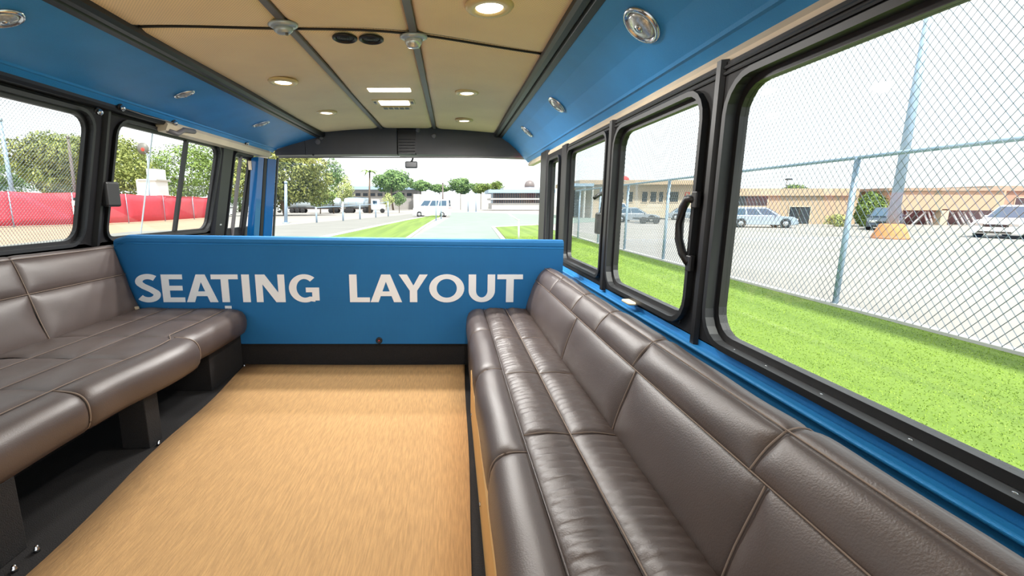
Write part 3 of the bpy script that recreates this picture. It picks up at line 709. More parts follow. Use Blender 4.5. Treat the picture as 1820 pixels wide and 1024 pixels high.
for i, (x, y) in enumerate(((65, 975), (25, 1010), (282, 787), (437, 648))):
    p = at(x, y, Z=.012); p.x = min(p.x, -1.40); p.y = min(p.y, 3.17)
    o = lathe('floor_bolt', [(.010, -.012), (.010, 0), (.007, .003), (.007, .008), (.004, .011), (0, .012)], chrome, None, origin=p, n=12)
    tag(o, ['silver bolt in the floor at the front leg of the left bench', 'silver bolt nearest the camera beside the left bench leg', 'silver bolt in the floor at the middle leg of the left bench', 'silver bolt in the floor at the foot of the blue partition'][i], 'bolt', 'floor bolts')
tg = at(245, 553, Y=3.17); tt = box('bench_tag', (-2.27, 3.12, .450), (-2.23, 3.14, .470), cream, None, .003); tag(tt, 'tiny cream tag tucked in the corner of the left bench', 'tag')
cl = at(1110, 538, X=.86); o = box('wall_clip', (.86, cl.y - .05, .70), (.915, cl.y + .05, .715), cream, None, .008); tag(o, 'pale clip on the ledge behind the long bench backrest', 'clip')

# ------------------------------------------------------------------ ceiling lights and fittings
def cpt(x, y, dz=-.016):
    p = at(x, y, Z=2.075); p.z = cz(p.x) + dz; return p
def downlight(px, py, r, label, i):
    p = cpt(px, py, -.014)
    o = empty('downlight', p, label, 'ceiling light', 'round ceiling downlights')
    lathe('bezel', [(r * 1.0, 0), (r * 1.0, -.006), (r * .92, -.016), (r * .62, -.018), (r * .58, -.010)], bezel_tan, o, origin=p, n=28)
    lathe('lens', [(r * .6, -.008), (r * .5, -.013), (0, -.015)], lamp_lens, o, origin=p, n=20)
    ld = bpy.data.lights.new('downlight_lamp', 'SPOT'); ld.energy = LAMP_POWER; ld.spot_size = R(165); ld.spot_blend = .6; ld.shadow_soft_size = r * .5; ld.color = (1, .97, .93)
    lo = bpy.data.objects.new('downlight_lamp', ld); col.objects.link(lo); lo.parent = o; lo.location = (0, 0, -.03)
for i, (x, y, r, l) in enumerate(((870, 4, .11, 'large round downlight nearest the camera in the right headliner panel'), (503, 140, .105, 'round downlight in the left headliner panel nearer the camera'), (580, 196, .10, 'round downlight in the left headliner panel nearer the windscreen'), (830, 161, .095, 'round downlight in the right headliner panel, middle one'), (825, 211, .095, 'round downlight in the right headliner panel nearest the windscreen'))): downlight(x, y, r, l, i)
for i, (x, y) in enumerate(((613, 71), (660, 73))):
    p = cpt(x, y, -.012); o = empty('speaker', p, ['black round ceiling speaker, the left of the pair', 'black round ceiling speaker, the right of the pair'][i], 'speaker', 'pair of ceiling speakers')
    lathe('rim', [(.068, 0), (.068, -.008), (.06, -.013), (.052, -.008), (.05, .0)], speaker_black, o, origin=p, n=26)
    lathe('grille', [(.052, -.003), (.04, -.004), (.015, -.007), (0, -.008)], black_rubber, o, origin=p, n=22)
    for q in range(3): tube('ring', [(p.x + (.014 + .012 * q) * math.cos(t * .4488), p.y + (.014 + .012 * q) * math.sin(t * .4488), p.z - .0075) for t in range(14)], .0012, speaker_black, o, 4, closed=True)
for i, (x, y) in enumerate(((503, 45), (735, 67))):
    p = cpt(x, y, -.016); o = empty('reading_lamp', p, ['silver oval lamp on the left ceiling strip', 'silver oval lamp with a hanging lens on the right ceiling strip'][i], 'lamp', 'silver lamps on the ceiling strips')
    lathe('plate', [(.075, .004), (.075, -.006), (.06, -.014), (0, -.016)], silver, o, origin=p, n=24, sy=.75)
    lathe('head', [(.05, -.012), (.047, -.03), (.032, -.042 if i == 0 else -.055), (0, -.046 if i == 0 else -.06)], silver if i == 0 else clear_lens, o, origin=p, n=20, sy=.7)
    lathe('switch', [(.008, -.043), (.008, -.052), (0, -.053)], grey_metal, o, origin=p + Vector((.02, -.01, 0)), n=8)
p = cpt(692, 161, -.014); o = empty('strip_light', p, 'lit white strip light set in the middle headliner panel', 'ceiling light')
V, Fc = boxvf((p.x - .17, p.y - .055, p.z - .012), (p.x + .17, p.y + .055, p.z + .004), .01, 2); mobj('lens', V, Fc, lamp_lens, o)
V, Fc = boxvf((p.x - .178, p.y - .063, p.z - .006), (p.x + .178, p.y + .063, p.z + .006), .004, 1); mobj('frame', V, Fc, bezel_tan, o)
p = cpt(700, 182, -.014); o = empty('dome_light', p, 'lit rectangular dome light in a tan frame near the windscreen', 'ceiling light')
V, Fc = boxvf((p.x - .185, p.y - .09, p.z - .014), (p.x + .185, p.y + .09, p.z + .004), .008, 2); mobj('frame', V, Fc, bezel_tan, o)
box('lens', (p.x - .125, p.y - .075, p.z - .02), (p.x + .135, p.y + .075, p.z - .01), lamp_lens, o, .004)
for nm, q in (('strip_light', bpy.data.objects['strip_light']), ('dome_light', o)):
    ld = bpy.data.lights.new(nm + '_lamp', 'AREA'); ld.energy = LAMP_POWER * .6; ld.shape = 'RECTANGLE'; ld.size = .3; ld.size_y = .1; ld.color = (1, .98, .95)
    lo = bpy.data.objects.new(nm + '_lamp', ld); col.objects.link(lo); lo.parent = q; lo.location = (0, 0, -.03)
for s in (-.16, .16): box('clip', (p.x + s - .012, p.y - .04, p.z - .02), (p.x + s + .012, p.y + .03, p.z - .012), grey_metal, o, .003)
p = cpt(705, 193, -.014); o = empty('ceiling_grille', p, 'small dark slotted grille in the ceiling beyond the dome light', 'vent')
box('plate', (p.x - .14, p.y - .05, p.z - .010), (p.x + .14, p.y + .05, p.z + .003), bezel_tan, o, .004)
for k in range(5): box('slot', (p.x - .12 + k * .05, p.y - .04, p.z - .012), (p.x - .082 + k * .05, p.y + .035, p.z - .009), speaker_black, o)
def cove_light(p, nrm, ry, rx, label, side):
    o = empty('cove_light', p, label, 'lamp', 'chrome lamps in the ' + side + ' cove')
    k = dict(axis=nrm, origin=p, n=26, ux=(0, 1, 0), sx=ry, sy=rx)
    lathe('bezel', [(1.0, -.004), (1.0, .006), (.93, .014), (.80, .014), (.76, .006)], chrome, o, **k)
    lathe('lens', [(.79, .006), (.6, .016), (.3, .021), (0, .022)], clear_lens, o, **k)
    lathe('bulb', [(.22, .020), (.2, .026), (0, .028)], chrome, o, **k)
def on_poly(prof, x):
    for i in range(len(prof) - 1):
        (x1, z1), (x2, z2) = prof[i], prof[i + 1]
        if min(x1, x2) <= x <= max(x1, x2): return z1 + (z2 - z1) * (x - x1) / (x2 - x1), (x2 - x1, z2 - z1)
for i, (px, py, ry, rx) in enumerate(((1142, 40, .09, .088), (990, 184, .07, .075), (937, 232, .065, .075))):
    for k in range(60):
        x = .62 + .27 * k / 60; q = at(px, py, X=x); z, d = on_poly(CR, x)
        if q.z > z: break
    l = math.hypot(*d); cove_light(Vector((x, q.y, z)), (d[1] / l, 0, -d[0] / l), ry, rx, ['large round chrome lamp nearest the camera in the right cove', 'oval chrome lamp in the right cove, the middle one', 'oval chrome lamp in the right cove nearest the windscreen'][i], 'right')
for i, (px, py, ry, rx) in enumerate(((4, 30, .06, .085), (327, 165, .038, .075), (464, 218, .04, .085))):
    for k in range(60):
        x = -1.64 - .48 * k / 60; q = at(px, py, X=x); z, d = on_poly(CL, x)
        if q.z > z: break
    l = math.hypot(*d); cove_light(Vector((x, q.y, z)), (-d[1] / l, 0, d[0] / l), ry, rx, ['silver lamp at the photo edge nearest the camera in the left cove', 'small silver lamp in the left cove, the middle one', 'small silver lamp in the left cove nearest the windscreen'][i], 'left')

# ------------------------------------------------------------------ outside: fences and poles
cf = empty('chain_link_fence', (6.5, 8, G), 'tall chain link fence with blue grey posts beyond the lawn', 'fence')
for y in (1.3, 4.4, 7.45, 10.6, 13.75, 16.9, 20.0, 23.2):
    tube('post', [(6.5, y, G - .1), (6.5, y, 1.93)], .042, galv, cf, 10)
tube('top_rail', [(6.5, -8, 1.93), (6.5, 24, 1.93)], .032, galv, cf, 8)
m1 = lattice('mesh', lambda u, v, f: (6.45 + f * .006, u, v), -2, 24, G + .03, 4.3, 0.115, .15, .005, wire, cf); m1['kind'] = 'stuff'
lp = empty('lamp_pole', (*gp(1581, 424), G), 'tall grey lamp pole on an orange concrete base in the lot', 'pole')
bx, by = gp(1581, 424)
tube('pole', [(bx, by, G + .5), (bx, by, 12.5)], [.24, .12], galv, lp, 14)
lathe('base', [(.78, 0), (.76, .06), (.5, .72), (.42, .76), (0, .77)], orange_base, lp, origin=(bx, by, G), n=22)
lathe('cap', [(.17, 0), (.17, .12), (.1, .16), (0, .16)], galv, lp, origin=(bx, by, 12.5), n=14)
# lot fence ahead on the left
lf = empty('lot_fence', (*gp(563, 396), G), 'thin grey post and rail fence along the lot ahead', 'fence')
fp = []
for (x, yb, yt) in ((563, 396, 368), (610, 393, 366), (640, 390, 364), (668, 387, 362), (690, 385, 358)):
    a = at(x, yb, Z=G); b = at(x, yt, Y=a.y); fp.append((a, b.z)); tube('post', [(a.x, a.y, G - .05), (a.x, a.y, b.z)], .09, galv, lf, 8)
for i in range(len(fp) - 1): tube('rail', [(fp[i][0].x, fp[i][0].y, fp[i][1] - .05), (fp[i + 1][0].x, fp[i + 1][0].y, fp[i + 1][1] - .05)], .04, galv, lf, 6)
def pole(name, px, yb, yt, r, m, label, Y=None, cat='pole', tilt=0):
    a = at(px, yb, Z=G) if Y is None else Vector((at(px, yb, Y=Y).x, Y, G)); t = at(px + tilt, yt, Y=a.y)
    o = empty(name, (a.x, a.y, G), label, cat)
    tube('shaft', [(a.x, a.y, G - .05), (t.x, t.y, t.z)], [r, r * .7], m, o, 10)
    lathe('cap', [(r * .9, 0), (r * .9, r), (r * .3, r * 1.5), (0, r * 1.5)], m, o, origin=(t.x, t.y, t.z - .01), n=10)
    lathe('foot', [(r * 2, 0), (r * 1.9, r * .5), (0, r * .6)], m, o, origin=(a.x, a.y, G), n=10)
    return o, a, t
pole('steel_post', 508, 397, 326, .17, galv, 'tall pale steel post left of the grass verge')
pole('thin_post', 775, 393, 345, .07, galv, 'thin grey post before the front of the white van')
pole('thin_post', 784, 390, 348, .07, galv, 'thin grey post before the rear of the white van')
pole('utility_pole', 787, 382, 327, .16, dark_pole, 'dark utility pole rising behind the white van', cat='pole')
pole('thin_post', 832, 377, 345, .14, galv, 'thin post beside the far end of the drive')
pole('thin_post', 846, 377, 345, .14, galv, 'thin post right of the far end of the drive')
pole('tall_flag_pole', 918, 372, 310, .12, galv, 'thin tall pole before the louvred parking building')
o, a, t = pole('sign_post', 922, 427, 392, .05, white_paint, 'white slender sign post in the corner of the lawn', cat='post')
tube('arm', [(t.x - .55, t.y, t.z + .35), (t.x, t.y, t.z)], .03, white_paint, o, 6)
pole('street_pole', 22, 345, 215, .2, galv, 'leaning grey street pole at the left edge behind the net', Y=42, tilt=-22)
pole('telegraph_pole', 133, 345, 246, .17, dark_pole, 'dark wooden telegraph pole among the trees behind the net', Y=46, tilt=-12)
# red net fence on the left
def make_net():
    m = dotted('red_net', (200, 62, 76), 1.0, 8, 0.8); return m
red_net = make_net()
nf = empty('red_net_fence', (-30, 36, G), 'long red net fence across the sandy ground on the left', 'fence')
line = [(-52, 21.0), (-46, 26.5), (-41, 30.2), (-37.4, 33), (-34, 35.3), (-31.8, 38.5), (-30.5, 43), (-30.8, 49), (-31.6, 56), (-32.2, 62)]
for i in range(len(line) - 1):
    (xa, ya), (xb, yb) = line[i], line[i + 1]; V = []; Fc = []; n = 8
    for k in range(n + 1):
        t = k / n; x = xa + (xb - xa) * t; y = ya + (yb - ya) * t; sag = .10 * math.sin(math.pi * t); bul = .12 * math.sin(math.pi * t)
        for q in range(5): z = G + .12 + (2.62 - sag) * q / 4; V.append((x + bul * math.sin(math.pi * q / 4), y, z))
    for k in range(n):
        for q in range(4): a = k * 5 + q; Fc.append([a, a + 1, a + 6, a + 5])
    pn = mobj('net_panel', V, Fc, red_net, nf, True); sm = pn.modifiers.new('thickness', 'SOLIDIFY'); sm.thickness = .03
    tube('post', [(xa, ya, G - .05), (xa, ya, G + 2.75)], .05, galv, nf, 6)
    tube('top_line', [(xa, ya, G + 2.72), ((xa + xb) / 2, (ya + yb) / 2, G + 2.64), (xb, yb, G + 2.72)], .03, red_mat, nf, 5)
a = at(139, 388, Y=32.5); sg = empty('net_sign', (a.x, a.y, 0), 'white notice board hung on the red net fence', 'sign')
V, Fc = boxvf((a.x - .28, a.y - .03, .0), (a.x + .28, a.y + .03, 1.5), .01, 1); mobj('board', V, Fc, white_paint, sg)
for (z0, z1, m) in ((1.0, 1.16, red_mat), (.72, .80, red_mat), (.42, .52, dark_open), (.2, .32, dark_open)): box('mark', (a.x - .16, a.y - .036, z0), (a.x + .16, a.y - .03, z1), m, sg)
box('bracket', (a.x - .12, a.y - .04, 1.52), (a.x + .38, a.y + .04, 1.72), black_rubber, sg)

# ------------------------------------------------------------------ trees
def foliage(blobs, n, size, m, parent, seed):
    rnd = random.Random(seed); V = []; Fc = []
    wts = [b[3] * b[4] * b[5] for b in blobs]
    for _ in range(n):
        b = rnd.choices(blobs, wts)[0]
        while True:
            d = Vector((rnd.uniform(-1, 1), rnd.uniform(-1, 1), rnd.uniform(-1, 1)))
            if .05 < d.length <= 1: break
        d = d.normalized() * (d.length ** .45)
        lump = 1 + .16 * math.sin(5 * d.x + b[0] * 3) * math.sin(6 * d.z + b[2]) + .1 * rnd.uniform(-1, 1)
        c = Vector((b[0] + d.x * b[3] * lump, b[1] + d.y * b[4] * lump, b[2] + d.z * b[5] * lump))
        nn = (d + Vector((rnd.uniform(-1, 1), rnd.uniform(-1, 1), rnd.uniform(-.4, 1.2))) * .9).normalized()
        a = nn.cross(Vector((rnd.uniform(-1, 1), rnd.uniform(-1, 1), rnd.uniform(-1, 1)))).normalized(); e = nn.cross(a)
        s = size * rnd.uniform(.6, 1.3); k = len(V)
        V += [c - a * s, c - e * s * .45, c + a * s, c + e * s * .45]; Fc.append((k, k + 1, k + 2, k + 3))
    me = bpy.data.meshes.new('foliage'); o = parent_origin(parent)
    me.from_pydata([tuple(v - o) for v in V], [], Fc); me.materials.append(m)
    ob = bpy.data.objects.new('foliage', me); col.objects.link(ob); ob.parent = parent; return ob
def tree(name, x0, x1, yt, ybase, Y, label, m, n=2600, leaf=None, lumps=7, seed=1, trunk=.35, low=.3, cat='tree', group=None):
    """crown spans photo columns x0..x1, top row yt, lower edge ybase, at distance Y"""
    a = at(x0, ybase, Y=Y); b = at(x1, yt, Y=Y); rnd = random.Random(seed)
    w2 = (b.x - a.x) / 2; h2 = (b.z - a.z) / 2; cx = (a.x + b.x) / 2; cz0 = (a.z + b.z) / 2
    root = empty(name, (cx, Y, G), label, cat, group)
    blobs = [(cx, Y, cz0, w2 * .72, w2 * .7, h2 * .8)]
    for k in range(lumps):
        t = 6.283 * k / lumps + rnd.uniform(-.3, .3); f = rnd.uniform(.34, .5)
        blobs.append((cx + math.cos(t) * w2 * .62, Y + rnd.uniform(-.5, .5) * w2, cz0 + math.sin(t) * h2 * .58, w2 * f, w2 * f, h2 * f))
    foliage(blobs, int(n * 2.2), .72 * (leaf or max(.12, w2 * .07)), m, root, seed)
    zc = cz0 + h2 * .2
    parts = [tubevf([(cx, Y, G - .1), (cx + .1 * w2 * rnd.uniform(-1, 1), Y, (G + cz0) / 2), (cx, Y, zc)], [trunk, trunk * .8, trunk * .45], 8)]
    tr = mobj('trunk', *parts[0], bark, root, True)
    for k in range(4):
        t = 6.283 * k / 4 + rnd.random(); mobj('branch', *tubevf([(cx, Y, max(G + .3, cz0 - h2 * .5)), (cx + math.cos(t) * w2 * .3, Y + math.sin(t) * w2 * .3, cz0), (cx + math.cos(t) * w2 * .6, Y + math.sin(t) * w2 * .5, cz0 + h2 * .4)], [trunk * .5, trunk * .3, trunk * .12], 6), bark, root, True)
    return root
TG = 'trees beyond the lot'
tree('broad_tree', 30, 160, 226, 348, 58, 'broad olive tree behind the net in the rear left window', leaf_a, 5200, seed=2, leaf=.33)
tree('low_tree', -70, 60, 278, 345, 84, 'low green trees at the left edge behind the net', leaf_b, 2600, seed=3, leaf=.33)
tree('broad_tree', 132, 272, 230, 356, 76, 'broad olive tree straddling the pillar between left windows', leaf_a, 5600, seed=4, leaf=.34)
tree('broad_tree', 252, 405, 246, 366, 96, 'wide grey green tree behind the sliding window', leaf_d, 5600, seed=5, leaf=.38)
tree('tall_tree', 375, 470, 262, 382, 118, 'leafy tree seen through the narrow cab door window', leaf_b, 4200, seed=6, leaf=.36)
tree('broad_tree', 420, 588, 250, 372, 76, 'large olive tree behind the left end of the windscreen', leaf_a, 8200, seed=7, leaf=.36)
tree('slender_tree', 568, 612, 276, 335, 96, 'slender loose tree rising right of the large olive tree', leaf_b, 850, seed=8, leaf=.32, lumps=5, trunk=.16)
tree('pale_shrub', 590, 630, 306, 366, 112, 'pale green shrub at the foot of the slender tree', leaf_c, 1700, seed=9, leaf=.3, trunk=.12)
tree('olive_shrub', 540, 596, 328, 368, 92, 'olive shrub under the large tree before the tanks', leaf_d, 1500, seed=10, leaf=.3, trunk=.12)
tree('round_tree', 663, 733, 300, 342, 160, 'dark round tree just right of the thin palm', leaf_b, 2600, seed=11, leaf=.6)
tree('low_tree', 728, 768, 320, 340, 184, 'low dark trees between the two round trees', leaf_b, 1400, seed=12, leaf=.6)
tree('round_tree', 795, 842, 315, 345, 180, 'bright green round tree behind the utility pole', leaf_b, 2200, seed=13, leaf=.55)
tree('low_tree', 762, 800, 327, 343, 200, 'small far trees left of the bright round tree', leaf_b, 1000, seed=14, leaf=.6)
tree('low_tree', 836, 874, 325, 344, 200, 'small far trees right of the bright round tree', leaf_d, 1100, seed=15, leaf=.6)
tree('low_tree', 868, 896, 321, 342, 210, 'thin far tree left of the louvred building', leaf_d, 600, seed=16, leaf=.6)
tree('young_tree', 678, 700, 343, 368, 100, 'small reddish young tree by the lot fence', leaf_c, 420, seed=17, leaf=.22, trunk=.07, lumps=4)
tree('young_tree', 696, 722, 340, 366, 104, 'small green young tree beside the white van', leaf_b, 520, seed=18, leaf=.24, trunk=.07, lumps=4)
tree('round_bush', 1514, 1582, 338, 410, 37, 'large rounded green bush before the beige building', leaf_d, 6500, seed=19, leaf=.15, lumps=6, trunk=.15, cat='bush')
tree('small_bush', 1470, 1512, 380, 406, 37, 'small dry bush beside the large round bush', leaf_c, 900, seed=20, leaf=.1, trunk=.05, cat='bush')
tree('far_tree', 1388, 1440, 326, 345, 90, 'dark tree top showing over the beige roof', leaf_d, 500, seed=21, leaf=.25)
pm = empty('palm_tree', (*tuple(at(657, 376, Y=100))[:2], G), 'thin tall palm rising before the grey flat roofed building', 'tree')
a = at(657, 376, Y=100); b = at(657, 306, Y=100)
tube('trunk', [(a.x, 100, G), (a.x + .1, 100, 4), (b.x, 100, b.z)], [.28, .2, .16], bark, pm, 8)
for k in range(11):
    t = 6.283 * k / 11; V = []; Fc = []; L = 1.9 + .5 * (k % 3)
    for q in range(6):
        f = q / 5; r = L * f; z = b.z + .5 * math.sin(f * 2.6) - 1.1 * f * f + (.5 if k % 2 else 0) * f; wd = .30 * math.sin(math.pi * min(.97, f + .12))
        V += [(b.x + math.cos(t) * r - math.sin(t) * wd, 100 + math.sin(t) * r + math.cos(t) * wd, z - .1), (b.x + math.cos(t) * r, 100 + math.sin(t) * r, z), (b.x + math.cos(t) * r + math.sin(t) * wd, 100 + math.sin(t) * r - math.cos(t) * wd, z - .1)]
    for q in range(5): Fc += [[3 * q, 3 * q + 1, 3 * q + 4, 3 * q + 3], [3 * q + 1, 3 * q + 2, 3 * q + 5, 3 * q + 4]]
    mobj('frond', V, Fc, leaf_d, pm)

# ------------------------------------------------------------------ buildings
def slabpx(name, x0, x1, yt, yb, Y, depth, m, parent, off=0.0, bev=0.0):
    a = at(x0, yb, Y=Y); b = at(x1, yt, Y=Y)
    return box(name, (a.x, Y + off, max(G - .05, a.z)), (b.x, Y + off + depth, b.z), m, parent, bev)
def opening(x0, x1, yt, yb, Y, parent, name='window', fm=beige2, gm=dark_open, mull=1):
    a = at(x0, yb, Y=Y); b = at(x1, yt, Y=Y); t = .09
    z0 = max(a.z, G)
    V, Fc = join([boxvf((a.x - t, Y - .08, z0 - t), (a.x, Y, b.z + t)), boxvf((b.x, Y - .08, z0 - t), (b.x + t, Y, b.z + t)), boxvf((a.x, Y - .08, z0 - t), (b.x, Y, z0)), boxvf((a.x, Y - .08, b.z), (b.x, Y, b.z + t))])
    f = mobj(name, V, Fc, fm, parent)
    for k in range(mull):
        xa = a.x + (b.x - a.x) * k / mull; xb = a.x + (b.x - a.x) * (k + 1) / mull
        V2, F2 = boxvf((xa + (.04 if k else 0), Y - .03, z0), (xb, Y - .005, b.z)); mobj('pane', V2, F2, gm, f)
    return f
YB = 62
ob = empty('office_building', (at(1150, 390, Y=YB).x, YB, G), 'long low cream building with a row of dark windows', 'building')
slabpx('wall', 1052, 1262, 327, 394, YB, 12, beige2, ob); slabpx('roof', 1030, 1268, 320, 328, YB - 1.2, 14, beige, ob)
slabpx('entrance_wall', 1012, 1054, 330, 394, YB + 3, 8, beige2, ob)
for x in (1036, 1050): slabpx('column', x, x + 6, 327, 394, YB - 1.0, .5, kerb_mat, ob)
slabpx('entrance_roof', 1006, 1056, 326, 331, YB - 1.4, 5, galv, ob)
for (x0, x1) in ((1097, 1108), (1114, 1125), (1140, 1151), (1155, 1167), (1170, 1179), (1183, 1206)): opening(x0, x1, 341, 359, YB, ob)
opening(1047, 1056, 338, 355, YB + 3, ob); opening(1017, 1030, 338, 385, YB + 3, ob, 'door')
opening(1217, 1224, 343, 362, YB, ob, 'poster_board', red_mat, beige2); slabpx('yellow_door', 1232, 1246, 345, 385, YB, .06, orange_base, ob, -.06)
v = at(1103, 322, Y=YB); dm = empty('roof_dome', v, 'red domed vent on the roof of the cream building', 'vent'); lathe('dome', [(1.15, 0), (1.05, .35), (.7, .62), (0, .75)], red_mat, dm, origin=v, n=16); lathe('rim', [(1.25, -.05), (1.25, .06), (0, .06)], kerb_mat, dm, origin=v, n=16)
YC = 42
wb = empty('beige_building', (at(1400, 400, Y=YC).x, YC, G), 'flat roofed beige stucco building with a doorway across the lot', 'building')
slabpx('wall', 1296, 1528, 340, 402, YC, 5, beige, wb); slabpx('parapet', 1295, 1529, 335, 348, YC - .25, 5.4, beige, wb)
opening(1309, 1364, 349, 366, YC, wb, mull=3); opening(1399, 1440, 368, 398, YC, wb, 'doorway', beige2, dark_open, 2)
slabpx('kerb_step', 1395, 1520, 400, 405, YC - 2, 1.8, kerb_mat, wb)
v = at(1397, 335, Y=YC + 2); rl = empty('roof_lamp', v, 'small dark lamp on a pole over the beige roof', 'lamp'); tube('shaft', [v, (v.x, v.y, v.z + .85)], .03, dark_pole, rl, 6); box('head', (v.x - .12, v.y - .15, v.z + .78), (v.x + .4, v.y + .15, v.z + .93), dark_open, rl, .03)
YD = 40
gb = empty('garage_building', (at(1690, 400, Y=YD).x, YD, G), 'low beige garage block with dark open bays behind the lamp pole', 'building')
slabpx('upper_wall', 1583, 1790, 337, 374, YD, 8, beige, gb); slabpx('roof_edge', 1580, 1792, 334, 339, YD - .2, 8.4, brown_roof, gb)
slabpx('bay_shade_back', 1575, 1772, 372, 405, YD + 3, .3, dark_open, gb)  # shade of the open bays put into the colour of a dark sheet
for (x0, x1) in ((1583, 1592), (1668, 1688), (1772, 1790)): slabpx('pier', x0, x1, 372, 406, YD, .7, beige2, gb)
for (xa, xb) in ((1592, 1622), (1618, 1645), (1642, 1650), (1650, 1658), (1658, 1666), (1600, 1614), (1692, 1706), (1702, 1716), (1712, 1726), (1722, 1736), (1740, 1754)):
    s = 1 if xa < 1640 else -1; a = at(xa if s > 0 else xb, 402, Y=YD + .5); b = at(xb if s > 0 else xa, 376, Y=YD + .5); tube('brace', [a, b], .07, white_paint, gb, 6)
YE = 50.5
bbd = empty('corner_building', (at(1810, 400, Y=YE).x, YE, G), 'brown stucco building corner at the right edge behind the white car', 'building')
slabpx('wall', 1768, 1960, 334, 415, YE, 6, brown_roof, bbd); slabpx('roof_edge', 1763, 1965, 330, 340, YE - .25, 6.4, brown_roof, bbd, bev=.04)
opening(1800, 1850, 352, 372, YE, bbd)
pb = empty('parking_building', (at(915, 370, Y=150).x, 150, G), 'white parking building with louvred bands at the end of the drive', 'building')
slabpx('lower_wall', 874, 985, 361, 372, 150, 14, kerb_mat, pb); slabpx('middle_band', 872, 985, 352, 355, 149, 15, kerb_mat, pb); slabpx('roof', 868, 988, 337, 343, 148, 17, galv, pb); slabpx('roof_cap', 895, 985, 333, 337, 150, 10, kerb_mat, pb)
slabpx('band_back', 876, 984, 343, 361, 151, 8, galv, pb)
for r_, (yt, yb) in enumerate(((343, 352), (355, 361))):
    for k in range(26): x = 877 + k * 4.1; slabpx('louvre', x, x + 2.3, yt, yb, 150, .6, dark_pole, pb)
v = at(941, 334, Y=155); dm = empty('roof_tank', v, 'grey rounded tank on the roof of the parking building', 'tank'); lathe('tank', [(1.7, 0), (1.7, 1.2), (1.3, 2.0), (.6, 2.4), (0, 2.5)], grey_metal, dm, origin=v, n=16); lathe('base', [(2, -.1), (2, .15), (0, .15)], galv, dm, origin=v, n=14)
fb = empty('flat_building', (at(680, 365, Y=190).x, 190, G), 'long grey flat roofed building far behind the tank trailers', 'building')
slabpx('wall', 612, 742, 336, 378, 190, 20, concrete, fb); slabpx('roof', 606, 748, 331, 337, 188, 24, galv, fb)
for k in range(8): opening(632 + k * 13, 641 + k * 13, 343, 349, 190, fb)
lw = empty('lot_wall', (at(800, 370, Y=175).x, 175, G), 'pale boundary wall across the far end of the drive', 'wall')
for k in range(12): slabpx('panel', 735 + k * 12, 746.4 + k * 12, 345 + (k % 2) * .4, 373, 175, .5, kerb_mat, lw)
ww = empty('white_kiosk', (at(262, 340, Y=58).x, 58, G), 'white block kiosk behind the red net in the sliding window', 'kiosk')
slabpx('lower_block', 245, 276, 320, 350, 58, 2.5, white_paint, ww); slabpx('upper_block', 262, 276, 300, 321, 58, 2.0, white_paint, ww); slabpx('ledge', 243, 278, 318, 321, 57.8, 2.9, kerb_mat, ww)
o, a, t = pole('round_sign', 262, 345, 275, .09, galv, 'round sign on a pole beside the white kiosk', Y=50, cat='sign')
c = at(254, 264, Y=50); lathe('disc', [(.62, -.04), (.62, .04), (0, .05)], grey_metal, o, axis=(0, -1, 0), origin=c, n=20); lathe('disc_face', [(.2, .045), (.18, .06), (0, .06)], red_mat, o, axis=(0, -1, 0), origin=c + Vector((0, 0, -.1)), n=16); tube('hanger', [c, t], .05, galv, o, 6)

